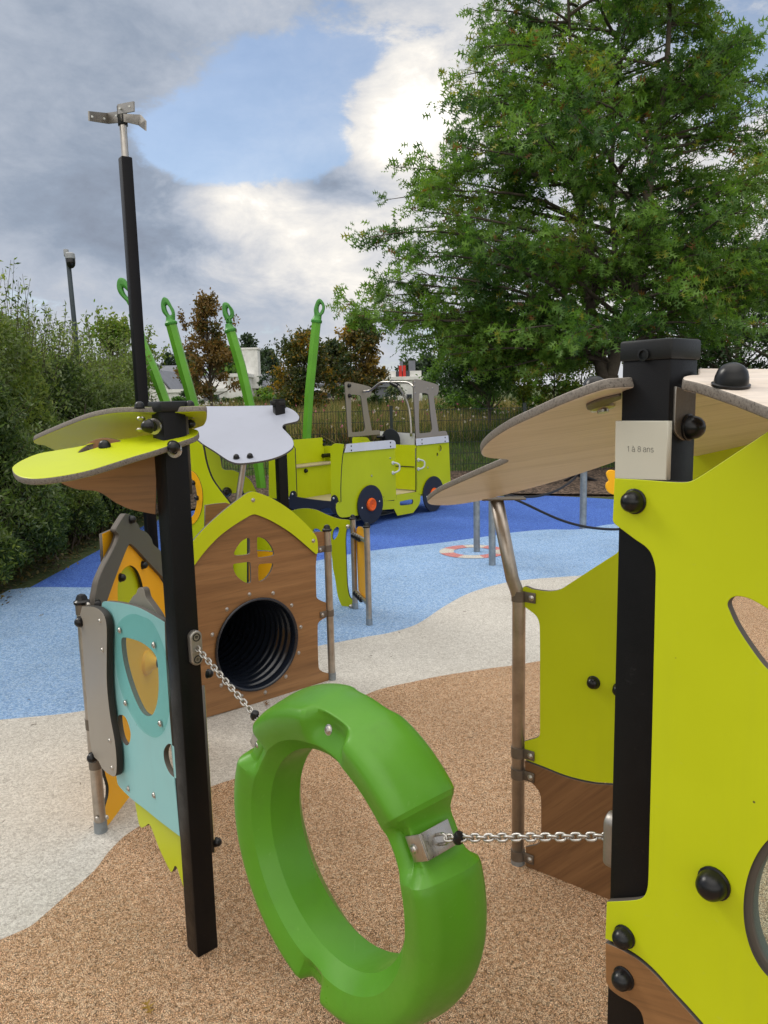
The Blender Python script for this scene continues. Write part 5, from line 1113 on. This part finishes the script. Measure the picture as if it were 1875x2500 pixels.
def cloud_tree(name, label, cat, x, y, h, rx, ry, n, lf, mats, probs=None, zb=None, trunk=.25, tpl=OVAL, clumps=26, group=None, wisps=0, flat=.3, tr=.07, top=1.0, core=None, shell=.55, base_z=None):
    """tree with a trunk, limbs and a crown of leaf clumps: uneven outline with gaps"""
    z0 = hz(x, y) if base_z is None else base_z; t = thing(name, label, cat, (x, y, z0), group)
    zb = trunk*h if zb is None else zb; segs = [([Vector((x, y, z0-.05)), Vector((x+random.uniform(-.05, .05), y, z0+h*.4)), Vector((x+random.uniform(-.1, .1), y, z0+h*.85))], tr, tr*.25)]
    cs = []; 
    for k in range(clumps):
        a = random.uniform(0, 2*math.pi); u = random.random(); zz = zb + (h-zb)*u**.9; prof = math.sin(math.pi*min(max((zz-zb)/(h-zb), .02), 1)**(.62*top))**.65 if top else 1
        rr = math.sqrt(random.random())*.86; c = Vector((x+math.cos(a)*rx*rr*prof, y+math.sin(a)*ry*rr*prof, z0+zz)); cs.append((c, random.uniform(.16, .30)*min(rx, (h-zb)*.8)))
        segs.append((bend((x, y, z0+max(zb*.7, zz*.6)), c, 0, wob=.06, n=4), tr*.35, .006))
    for k in range(wisps):
        a = random.uniform(0, 2*math.pi); rr = random.uniform(.1, .9); c0 = Vector((x+math.cos(a)*rx*rr, y+math.sin(a)*ry*rr, z0+h*(1-.35*rr*rr)*.9)); c1 = c0 + Vector((math.cos(a)*.25*rx*rr, 0, h*random.uniform(.08, .2))); segs.append((bend(c0, c1, 0, wob=.04, n=3), .008, .003)); cs.append((c0.lerp(c1, .6), -1, c0, c1))
    w = np.array([abs(c[1])**2 if c[1] > 0 else .012*rx*rx for c in cs]); w /= w.sum(); cnt = (w*n).astype(int)+1; pos = []
    for c, m in zip(cs, cnt):
        if c[1] > 0:
            v = rng.normal(size=(m, 3)); v /= np.linalg.norm(v, axis=1)[:, None]; r_ = c[1]*(rng.random(m)**.45)*(1+.25*rng.normal(size=m)); pos.append(np.array(c[0][:])+v*r_[:, None]*np.array([1.15, 1.15, .8]))
        else:
            f = rng.random(m); pos.append(np.array(c[2][:])*(1-f)[:, None]+np.array(c[3][:])*f[:, None]+rng.normal(size=(m, 3))*.04)
    P_ = np.concatenate(pos); cl = np.sin(P_[:, 0]*3.1+x)*np.cos(P_[:, 2]*2.7+y)+rng.normal(size=len(P_))*.6; k = len(mats); mi = np.clip(((cl+1.4)/2.8*k).astype(int), 0, k-1)
    leaf_mesh('crown', P_, lf, tpl, mats, t, flat=flat, midx=mi); limb_mesh('trunk', segs, t, seg=6)
    return t
# autumn trees on the far side of the meadow
def at_x(dx, Y): return (dx-829.5)/1650*Y*1.01
G1 = 'rust-coloured young trees beyond the meadow'
cloud_tree('autumn_tree', 'rust brown tree with a narrow pointed crown behind the third green pole', 'tree', at_x(470, 27), 27, 4.1, 1.08, 1.0, 7500, .105, ['autumn_b', 'autumn_a', 'autumn_a', 'autumn_c'], zb=.95, clumps=60, wisps=16, group=G1, top=.55, tr=.06)
cloud_tree('autumn_tree', 'olive and rust bushy tree behind the fourth green pole', 'tree', at_x(668, 28), 28, 3.0, 1.25, 1.2, 9500, .11, ['dark_b', 'autumn_c', 'autumn_c', 'autumn_y'], zb=.1, clumps=60, wisps=26, group=G1, tr=.05)
cloud_tree('autumn_tree', 'golden brown rounded tree left of the oak, above the van cab', 'tree', at_x(790, 27), 27, 3.35, 1.02, 1.0, 9500, .11, ['dark_b', 'autumn_c', 'autumn_b', 'autumn_y'], zb=.95, clumps=60, wisps=10, group=G1, tr=.06)
cloud_tree('autumn_tree', 'small olive tree between the rust trees', 'tree', at_x(728, 31), 31, 2.7, .95, .9, 5000, .12, ['dark_b', 'autumn_c', 'autumn_c', 'dark_a'], zb=1.25, clumps=40, group=G1, tr=.06)
# dark trees far behind the houses
G2 = 'dark trees on the skyline behind the houses'
for i, (dx, Y, h, rx, lab) in enumerate([(552, 95, 7.6, 3.0, 'dark round-topped tree rising highest behind the white chimney'), (590, 100, 5.9, 3.2, 'dark tree on the right shoulder of the round-topped one'), (385, 95, 5.6, 2.4, 'low dark tree above the slate roof at the left'), (430, 90, 5.4, 2.4, 'dark tree just left of the rust brown tree'),
      (510, 70, 4.6, 1.9, 'mid green tree right of the third green pole, in front of the round-topped one'), (745, 90, 5.1, 2.8, 'dark domed tree behind the golden brown tree'), (895, 110, 4.9, 3.2, 'grey-green tree on the skyline right of the red panel'), (930, 115, 5.2, 3.8, 'grey-green tree on the skyline at the oak edge')]):
    cloud_tree('distant_tree', lab, 'tree', at_x(dx, Y), Y, h, rx, rx, 3500, .42, ['far_green', 'far_green', 'far_blue'] if i != 4 else ['oak_a', 'far_green', 'oak_b'], zb=.1, clumps=40, group=G2, tr=.2)
cloud_tree('garden_shrub', 'blue-green shrub beside the white rendered block', 'shrub', at_x(600, 42), 42, 2.7, .85, .8, 2500, .14, ['far_blue', 'far_green'], zb=.2, clumps=22)
cloud_tree('garden_shrub', 'dark conifer-like shrub beside the left gable house', 'shrub', at_x(432-8, 44), 44, 2.1, .7, .7, 2200, .13, ['dark_a', 'far_green'], zb=.1, clumps=20)
# right-hand vegetation
cloud_tree('young_oak', 'small dark young oak with a slim stem under the big oak', 'tree', at_x(1060, 17.5), 17.5, 2.75, 1.45, 1.1, 9000, .10, ['dark_a', 'oak_c', 'oak_a'], zb=.95, clumps=44, tr=.045, tpl=OAK)
G3 = 'yellow-green shrubs under the oak'
for i, (dx, Y, h, rx, lab) in enumerate([(1130, 23, 3.0, 1.0, 'yellow-green shrub just right of the small dark oak'), (1195, 22, 3.4, 1.1, 'tall yellow-green shrub left of the oak trunk'), (1255, 22.5, 3.1, 1.0, 'yellow-green shrub touching the oak trunk from the left'), (1375, 23, 2.9, .9, 'yellow-green shrub hidden behind the black corner post')]):
    cloud_tree('shrub', lab, 'shrub', at_x(dx, Y), Y, h, rx, 1.0, 6500, .085, ['oak_c', 'oak_b', 'shrub_y', 'shrub_y'], zb=.1, clumps=36, group=G3, tr=.03, wisps=8)
for i, (dx, Y, h, rx, lab) in enumerate([(985, 24, 2.9, 1.1, 'green shrub at the left foot of the oak, behind the van cab'), (1035, 22, 3.3, 1.2, 'green shrub between the van and the small dark oak')]):
    cloud_tree('shrub', lab, 'shrub', at_x(dx, Y), Y, h, rx, 1.0, 6500, .085, ['oak_c', 'oak_a', 'oak_b'], zb=.1, clumps=36, tr=.03, wisps=8)
G4 = 'dark evergreens closing the right side'
for i, (dx, Y, h, rx, lab) in enumerate([(1480, 24, 5.2, 1.9, 'dark evergreen tree just right of the black post cap'), (1580, 22, 4.4, 1.9, 'dark evergreen shrub above the pale right roof'), (1660, 23, 5.0, 2.0, 'dark evergreen at the right edge of the view')]):
    cloud_tree('evergreen', lab, 'tree', at_x(dx, Y), Y, h, rx, 1.6, 12000, .085, ['dark_a', 'dark_b', 'oak_c'], zb=.1, clumps=60, group=G4, tr=.09)
cloud_tree('oak_tree', 'second pin oak half seen at the right edge behind the large oak', 'tree', at_x(1770, 19), 19, 6.3, 3.4, 3.0, 13000, .15, ['oak_c', 'dark_b', 'oak_a'], zb=1.9, clumps=80, tpl=OAK, tr=.16, top=.8)
# hedge on the left
def hedge():
    t = thing('hedge', 'tall loose green hedge with wispy shoots along the left side', 'hedge', (-4.4, 8.2, 0)); pos = []; stems = []
    def face_x(y, z):     # right-hand face of the hedge, bulging at mid height
        return -3.28 + .10*math.sin(y*2.1) + .08*math.sin(y*5.3+z*3) + .12*math.sin(z*2.2+.3) - .10*max(0, z-1.9) - .35*max(0, .35-z)
    def top_z(x, y): return 2.34 - .03*(y-6) + .12*math.sin(y*3.1+x*2) + .10*math.sin(x*5+y)-.28*math.exp(-((y-9.1)/.9)**2)
    n = 92000
    y = rng.uniform(4.9, 11.3, n); dpt = rng.exponential(.13, n); u = rng.random(n); top = rng.random(n) < .22
    for i in range(n):
        if top[i]:
            x = -3.3 - rng.random()*2.2; z = top_z(x, y[i]) - dpt[i]*.9
        else:
            z = .16 + u[i]*2.2; x = face_x(y[i], z) - dpt[i] + .05*math.sin(z*17+y[i]*11)
            if z > top_z(x, y[i]): z -= .5
        pos.append((x, y[i], z))
    # far end of the hedge, facing the play van
    for i in range(9000):
        z = .2+rng.random()*1.95; pos.append((-3.3-rng.random()*2.0, 11.25+.15*math.sin(z*5)-rng.exponential(.12), z))
    shoots = []
    for k in range(620):
        yy = random.uniform(5.0, 11.2); xx = -3.35 - random.random()*1.9; z0 = top_z(xx, yy)-.25; L = random.uniform(.2, .62)*(1.25 if yy < 8 else 1)*(1 if random.random() < .8 else 1.35)
        p = Vector((xx, yy, z0)); q = p + Vector((random.uniform(-.12, .16), random.uniform(-.1, .1), L+.15)); shoots.append((bend(p, q, 0, wob=.03, n=3), .0035, .0015))
        for m in range(int(L*42)+6):
            f = random.random(); c = p.lerp(q, f**.85); s = .05*(1.1-f); pos.append((c.x+random.gauss(0, s), c.y+random.gauss(0, s), c.z))
    for k in range(240):
        yy = random.uniform(5.2, 11.2); zz = random.uniform(.5, 2.1); x0 = face_x(yy, zz); p = Vector((x0-.1, yy, zz)); q = p+Vector((random.uniform(.12, .30), random.uniform(-.2, .1), random.uniform(.1, .35))); shoots.append((bend(p, q, 0, wob=.03, n=3), .003, .0012))
        for m in range(22): c = p.lerp(q, random.random()); pos.append((c.x+random.gauss(0, .018), c.y+random.gauss(0, .018), c.z+random.gauss(0, .018)))
    P_ = np.array(pos); cl = np.sin(P_[:, 1]*2.3+P_[:, 2]*1.9)+np.cos(P_[:, 1]*4.1-P_[:, 2]*3.3)*.7+rng.normal(size=len(P_))*.7
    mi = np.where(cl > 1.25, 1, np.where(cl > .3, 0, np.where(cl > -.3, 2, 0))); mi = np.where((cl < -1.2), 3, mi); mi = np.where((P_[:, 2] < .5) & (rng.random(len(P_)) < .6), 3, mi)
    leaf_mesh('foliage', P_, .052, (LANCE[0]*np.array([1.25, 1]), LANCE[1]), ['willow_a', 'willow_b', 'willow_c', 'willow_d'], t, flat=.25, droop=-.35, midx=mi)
    limb_mesh('twigs', shoots, t, 'twig', 4)
    st = []
    for k in range(150):
        yy = random.uniform(5.0, 11.2); xx = -3.45-random.random()*.7; st.append((bend((xx, yy, 0), (xx+random.uniform(-.2, .25), yy+random.uniform(-.3, .3), random.uniform(.8, 1.6)), 0, wob=.05, n=4), .014, .006))
    limb_mesh('stems', st, t, 'twig', 5)
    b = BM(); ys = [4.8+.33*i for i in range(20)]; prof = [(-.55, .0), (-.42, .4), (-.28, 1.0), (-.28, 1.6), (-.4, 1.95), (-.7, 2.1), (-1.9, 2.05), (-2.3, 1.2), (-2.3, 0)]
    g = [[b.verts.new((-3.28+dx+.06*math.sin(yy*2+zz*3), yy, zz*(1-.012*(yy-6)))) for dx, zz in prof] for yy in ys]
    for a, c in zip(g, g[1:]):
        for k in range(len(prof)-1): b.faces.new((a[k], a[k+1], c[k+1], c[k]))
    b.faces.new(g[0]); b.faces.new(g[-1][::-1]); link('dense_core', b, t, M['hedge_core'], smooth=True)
hedge()
cloud_tree('shrub', 'loose green shrub at the far end of the hedge, left of the black mast', 'shrub', -4.35, 12.6, 2.85, .9, .9, 15000, .055, ['willow_a', 'willow_b', 'willow_a', 'oak_b'], zb=.1, clumps=50, wisps=26, tr=.03)
cloud_tree('shrub', 'green shrub behind the hedge at the far left', 'shrub', -6.3, 12.4, 3.0, 1.3, 1.0, 12000, .06, ['willow_a', 'willow_b', 'willow_d'], zb=.1, clumps=40, wisps=20, tr=.03)

# ------------------------------------------------------------------ camera pole behind the hedge
cpY = 12.5; c0 = atY('A', 455, 1240, cpY); cb_ = Vector((atY('A', 490, 1560, cpY).x, cpY, 0))
t = thing('camera_pole', 'slim grey pole with a white and black dome camera rising behind the hedge', 'camera pole', tuple(cb_))
b = BM(); tube(b, [(c0.x+.09, cpY, 0), (c0.x+.02, cpY, c0.z), (c0.x-.01, cpY, atY('A', 450, 1130, cpY).z)], [.042, .036, .026], 12); link('pole', b, t, M['lamp_grey'], smooth=True)
q = atY('A', 474, 1178, cpY-.06); b = BM(); revolve(b, [(.0, .06), (.05, .057), (.07, .04), (.075, -.03), (.07, -.038), (0, -.038)], q, (0, 0, 1), 24); box(b, q+Vector((-.07, .03, .06)), (.07, .05, .11), 0, .008); link('housing', b, t, M['cctv_white'], smooth='auto')
b = BM(); revolve(b, [(.072, .0), (.072, -.05), (.062, -.10), (.036, -.132), (0, -.145)], q-Z*.040, (0, 0, 1), 24); link('dome', b, t, M['cctv_black'], smooth='auto')
# ------------------------------------------------------------------ houses beyond the meadow
def wx(dx, Y): return atY('D', dx, 860, Y).x
def wz(dy, Y, dx=829): return atY('D', dx, dy, Y).z
def gable_house(label, x0, x1, yfront, zeave, zridge, depth, wall, roof, axis='x', win=(), z0=1.3, chim=None, name='house'):
    t = thing(name, label, 'house', ((x0+x1)/2, yfront, z0)); b = BM(); x0, x1 = min(x0, x1), max(x0, x1); yb = yfront+depth; xm = (x0+x1)/2; ym = (yfront+yb)/2
    v = [b.verts.new(p) for p in ((x0, yfront, z0-1), (x1, yfront, z0-1), (x1, yb, z0-1), (x0, yb, z0-1), (x0, yfront, zeave), (x1, yfront, zeave), (x1, yb, zeave), (x0, yb, zeave))]
    for f in ((0, 1, 5, 4), (1, 2, 6, 5), (2, 3, 7, 6), (3, 0, 4, 7)): b.faces.new([v[i] for i in f])
    if axis == 'y':
        g0, g1 = b.verts.new((xm, yfront, zridge)), b.verts.new((xm, yb, zridge)); b.faces.new((v[4], v[5], g0)); b.faces.new((v[6], v[7], g1))
    elif zridge > zeave:
        g0, g1 = b.verts.new((x0, ym, zridge)), b.verts.new((x1, ym, zridge)); b.faces.new((v[7], v[4], g0)); b.faces.new((v[5], v[6], g1))
    link('wall', b, t, M[wall]); o = .25; th = .14; b = BM()
    if zridge > zeave:
        if axis == 'y': L = [((x0-o, zeave-.1), (xm, zridge+.04)), ((xm, zridge+.04), (x1+o, zeave-.1))]
        else: L = [((yfront-o, zeave-.12), (ym, zridge+.04)), ((ym, zridge+.04), (yb+o, zeave-.12))]
        for (p, zp), (q, zq) in L:
            if axis == 'y': c = [(p, yfront-o, zp), (q, yfront-o, zq), (q, yb+o, zq), (p, yb+o, zp)]
            else: c = [(x0-o, p, zp), (x1+o, p, zp), (x1+o, q, zq), (x0-o, q, zq)]
            lo = [b.verts.new(k) for k in c]; hi = [b.verts.new((k[0], k[1], k[2]+th)) for k in c]
            for f in ((0, 1, 2, 3),): b.faces.new([lo[i] for i in f][::-1]); b.faces.new([hi[i] for i in f])
            for i in range(4): b.faces.new((lo[i], lo[(i+1) % 4], hi[(i+1) % 4], hi[i]))
    else:
        box(b, ((x0+x1)/2, ym, zeave+.06), (x1-x0+.3, depth+.3, .22), 0, .01)
    r = link('roof', b, t, M[roof])
    for (a0, a1, z_0, z_1) in win:
        b = BM(); box(b, ((a0+a1)/2, yfront-.01, (z_0+z_1)/2), (abs(a1-a0)+.10, .06, z_1-z_0+.10), 0, .0); w = link('window', b, t, M['slate']); b = BM(); box(b, ((a0+a1)/2, yfront-.045, (z_0+z_1)/2), (abs(a1-a0), .02, z_1-z_0), 0, 0); link('pane', b, w, M['window_glass'])
    if chim: b = BM(); cx, cy, cz, s, h = chim; box(b, (cx, cy, cz), (s, s, h), 0, .02); box(b, (cx, cy, cz+h/2+.05), (s+.15, s+.15, .12), 0, .02); link('chimney', b, r, M[wall])
    return t
Yh = 55
def HX(tag, x, Y=Yh): return atY(tag, x, 600, Y).x
def HZ(tag, x, y, Y=Yh): return atY(tag, x, y, Y).z
gable_house('white gable-ended house with slate roof at the left, behind the first green pole', HX('X', 20), HX('X', 275), 55, HZ('X', 275, 470), HZ('X', 140, 285), 11, 'render_white', 'slate', 'y')
gable_house('long house with a broad slate roof and skylight behind the left gable house', HX('X', 100, 74), HX('X', 420, 74), 70, HZ('X', 300, 400, 72), HZ('X', 250, 225, 72), 9, 'render_cream', 'slate', 'x')
gable_house('low white flat-roofed house with dark windows behind the rust brown tree', HX('X', 340), HX('X', 1010), 52, HZ('X', 600, 478, 52), HZ('X', 600, 478, 52), 8, 'render_white', 'render_white', 'x',
            win=[(HX('X', 618, 52), HX('X', 660, 52), HZ('X', 640, 566, 52), HZ('X', 640, 528, 52)), (HX('X', 702, 52), HX('X', 765, 52), HZ('X', 700, 552, 52), HZ('X', 700, 528, 52)), (HX('X', 920, 52), HX('X', 960, 52), HZ('X', 900, 566, 52), HZ('X', 900, 528, 52))])
gable_house('plain white upper storey block standing behind the low flat house', HX('X', 375, 58), HX('X', 1000, 58), 60, HZ('X', 500, 345, 60), HZ('X', 500, 345, 60), 6, 'render_white', 'slate', 'x')
gable_house('bright white rounded block with tall white chimney right of the third pole', HX('X', 1000), HX('X', 1172), 50, HZ('X', 1100, 322, 50), HZ('X', 1100, 322, 50), 6, 'render_white', 'render_white', 'x', chim=(HX('X', 1085, 52), 53, HZ('X', 1085, 250, 52), 1.1, 2.6))
gable_house('low cream house wall with grey hipped roof between the olive tree and white block', HX('X', 1175, 54), HX('X', 1480, 54), 54, HZ('X', 1300, 430, 54), HZ('X', 1300, 300, 54), 7, 'render_cream', 'slate', 'x', win=[(HX('X', 1318, 54), HX('X', 1365, 54), HZ('X', 1340, 545, 54), HZ('X', 1340, 518, 54))])
gable_house('cream house with blue-grey slate roof left of the van cab', HX('Y', 225, 48), HX('Y', 385, 48), 48, HZ('Y', 300, 325, 48), HZ('Y', 300, 222, 48), 6, 'render_cream', 'slate', 'x', win=[(HX('Y', 262, 48), HX('Y', 325, 48), HZ('Y', 300, 455, 48), HZ('Y', 300, 422, 48))])
gable_house('low cream wing with one dark window beside the slate-roofed cream house', HX('Y', 388, 48.5), HX('Y', 560, 48.5), 48.5, HZ('Y', 450, 352, 48.5), HZ('Y', 450, 352, 48.5), 5, 'render_cream', 'slate', 'x', win=[(HX('Y', 434, 48.5), HX('Y', 484, 48.5), HZ('Y', 450, 460, 48.5), HZ('Y', 450, 416, 48.5))])
th_ = gable_house('white modern house with black balcony and red panels behind the van cab', HX('Y', 840, 50), HX('Y', 1250, 50), 50, HZ('Y', 1000, 275, 50), HZ('Y', 1000, 275, 50), 7, 'render_white', 'render_white', 'x', win=[(HX('Y', 1098, 50), HX('Y', 1140, 50), HZ('Y', 1100, 487, 50), HZ('Y', 1100, 432, 50))])
b = BM(); xa, xb = HX('Y', 990, 50), HX('Y', 1128, 50); za, zb_ = HZ('Y', 1000, 272, 50), HZ('Y', 1000, 190, 50); box(b, ((xa+xb)/2, 52, (za+zb_)/2), (xb-xa, 3.6, zb_-za), 0, 0); link('upper_storey', b, th_, M['lamp_grey'])
b = BM(); xa, xb = HX('Y', 1128, 50), HX('Y', 1248, 50); box(b, ((xa+xb)/2, 52, (za+zb_)/2), (xb-xa-.02, 3.7, zb_-za), 0, 0); xa, xb = HX('Y', 845, 50), HX('Y', 990, 50); box(b, ((xa+xb)/2, 52, (za+zb_)/2), (xb-xa-.02, 3.7, zb_-za), 0, 0); link('upper_wall', b, th_, M['render_white'])
for x0, x1 in ((1020, 1050), (1058, 1088)):
    b = BM(); xa, xb = HX('Y', x0, 50), HX('Y', x1, 50); box(b, ((xa+xb)/2, 50.1, HZ('Y', 1000, 247, 50)), (xb-xa, .12, 1.4), 0, 0); link('red_panel', b, th_, M['red_panel'])
b = BM(); box(b, (HX('Y', 1157, 52), 53, HZ('Y', 1157, 172, 52)), (.45, .45, 1.2), 0, .02); box(b, (HX('Y', 1050, 52), 53, HZ('Y', 1050, 172, 52)), (.22, .22, 1.4), 0, .02); link('chimney', b, th_, M['slate'])
gable_house('grey garden shed with a dark slot seen under the van hand rail', HX('Y', 770, 44), HX('Y', 965, 44), 44, HZ('Y', 850, 345, 44), HZ('Y', 850, 345, 44), 3, 'slate', 'slate', 'x', win=[(HX('Y', 870, 44), HX('Y', 930, 44), HZ('Y', 900, 372, 44), HZ('Y', 900, 355, 44))], name='shed')

# ------------------------------------------------------------------ garden hedges, meadow, flowers
G5 = 'low garden shrubs in front of the houses'
k = 0
for dx, Y, h, rx, ms_, lab in [(395, 38, .55, 1.1, ['oak_a', 'oak_c'], 'low rounded green bush above the left playhouse cap'), (478, 37, .55, 1.4, ['dark_a', 'oak_c'], 'long dark clipped bush right of the second green pole'), (530, 38, .5, 1.0, ['dark_b', 'oak_a'], 'dark low bush below the white rounded block'),
      (585, 34, .85, 1.1, ['oak_a', 'oak_b', 'shrub_y'], 'leafy green bush right of the third green pole'), (640, 33, .75, .9, ['oak_c', 'oak_a'], 'green bush left of the fourth green pole'), (700, 34, .6, .9, ['dark_b', 'rust'], 'reddish low bush right of the fourth green pole'),
      (745, 33, .85, .8, ['oak_c', 'oak_a'], 'green bush in front of the cream houses'), (820, 30, .45, .8, ['oak_c', 'dark_b'], 'dark green bush framed by the left cab window'), (862, 31, .85, .7, ['far_blue', 'willow_c'], 'pale grey-green bush under the van hand rail')]:
    cloud_tree('low_bush', lab, 'bush', at_x(dx, Y), Y, h+.15, rx, .8, 2600, .085, ms_, zb=.02, clumps=22, group=G5, tr=.02)
def meadow():
    n = 70000; y = 17.0 + 15*rng.random(n)**1.6; x = (rng.random(n)-.5)*2*(y*.62)+.5; z = np.array([hz(a, b) for a, b in zip(x, y)])
    hgt = (.42+.30*rng.random(n))*(1+.25*np.sin(x*1.3)*np.cos(y*.9)); T = np.array([(0, 0), (.011, .35), (0, 1), (-.011, .35)]); tr = [(0, 1, 2), (0, 2, 3)]
    cl = np.sin(x*.9+2)*np.cos(y*1.3)+.9*rng.normal(size=n)*.7; mi = np.where((cl > .35) | ((y < 19) & (rng.random(n) < .35)), 2, np.where(cl > -.5, 1, np.where(cl > -1.0, 0, 3)))
    o = leaf_mesh('meadow_grass', np.stack([x, y, z-.02], 1), hgt, (T, tr), ['straw_dark', 'straw', 'grass_green', 'rust'], None, flat=.0, axis=np.tile([[0, 0, 1.5]], (n, 1)), midx=mi); o['kind'] = 'stuff'; setp(o, 'tall straw and green meadow grass beyond the fence', 'grass')
    n = 60000; y = 14.25+3.6*rng.random(n); x = (rng.random(n)-.5)*2*11; z = np.array([hz(a, b) for a, b in zip(x, y)]); hgt = .06+.09*rng.random(n)
    o = leaf_mesh('bank_grass', np.stack([x, y, z-.01], 1), hgt, (T*np.array([3.4, 1]), tr), ['grass_green', 'oak_b', 'straw_dark'], None, probs=[.6, .25, .15], flat=.0, axis=np.tile([[0, 0, 1.4]], (n, 1))); o['kind'] = 'stuff'; setp(o, 'short green grass on the bank just behind the fence', 'grass')
    # flower heads on the meadow: small five-petalled cosmos
    n = 420; y = 16.6 + 13*rng.random(n)**1.5; x = (rng.random(n)-.45)*2*(y*.5)+.5; z = np.array([hz(a, b) for a, b in zip(x, y)]) + .42+.42*rng.random(n)
    b = []; 
    P = np.repeat(np.stack([x, y, z], 1), 6, 0); mi = np.repeat((rng.random(n) > np.where(x > 2.2, .97, .62)).astype(int), 6)
    o = leaf_mesh('wildflowers', P, .040, OVAL, ['petal_white', 'petal_pink'], None, flat=.1, midx=mi); o['kind'] = 'stuff'; setp(o, 'white and pink cosmos flowers scattered through the meadow', 'flowers')
    n2 = n; st = leaf_mesh('flower_stems', np.stack([x, y, z-.5], 1), np.full(n, .5), (T*.4*np.array([1, 2.5]), tr), ['grass_green'], None, flat=0, axis=np.tile([[0, 0, 30.]], (n, 1))); st['kind'] = 'stuff'; setp(st, 'thin stems of the meadow flowers', 'flowers')
meadow()
def litter():
    spots = [('D', 575, 1521, 'oak_r'), ('D', 320, 2178, 'autumn_y'), ('D', 1283, 1743, 'autumn_b'), ('D', 700, 1490, 'autumn_a'), ('D', 90, 1330, 'autumn_b')]
    labs = ['reddish fallen leaf on the cream surface below the tunnel wall', 'pale yellow fallen leaf on the tan surface left of the swing', 'small brown leaf on the tan surface beside the bent steel tube', 'small rust leaf on the cream surface right of the tunnel wall', 'brown leaf on the dark blue surface below the hedge']
    for (tg, x, y, m), lab in zip(spots, labs):
        c = atZ(tg, x, y, .02); T, tris = OAK; b = BM(); a = random.uniform(0, 6.28); s = .05
        vs_ = [b.verts.new((c.x+s*(px*math.cos(a)-(py-.5)*math.sin(a)), c.y+s*(px*math.sin(a)+(py-.5)*math.cos(a)), c.z+.012*abs(px)+.008*py)) for px, py in T]
        for f in tris: b.faces.new([vs_[i] for i in f])
        o = link('fallen_leaf', b, None, M[m]); setp(o, lab, 'leaf', 'fallen leaves on the play surface')
    b = BM()
    for k in range(110):
        x, y = random.uniform(-3, 3), random.uniform(1.2, 9); a = random.uniform(0, 3.1); l = random.uniform(.008, .028); z = .0225
        tube(b, [(x, y, z), (x+math.cos(a)*l*.5, y+math.sin(a)*l*.5, z+.002), (x+math.cos(a+.3)*l, y+math.sin(a+.3)*l, z)], .0013, 4)
    o = link('twig_litter', b, None, M['twig']); setp(o, 'tiny dark twigs and bits scattered over the play surface', 'litter', kind='stuff')
    n = 2600; t = rng.random(n); yy = 5.2+5.6*t; xx = -3.3+rng.normal(size=n)*.12-rng.random(n)*.5
    o = leaf_mesh('leaf_litter', np.stack([xx, yy, np.full(n, .022)], 1), .04, OVAL, ['autumn_b', 'straw_dark', 'bark'], None, flat=1.0); o['kind'] = 'stuff'; setp(o, 'dry brown leaf litter along the foot of the hedge', 'litter')
litter()
print('objects', len(bpy.data.objects), 'polys', sum(len(m.polygons) for m in bpy.data.meshes))
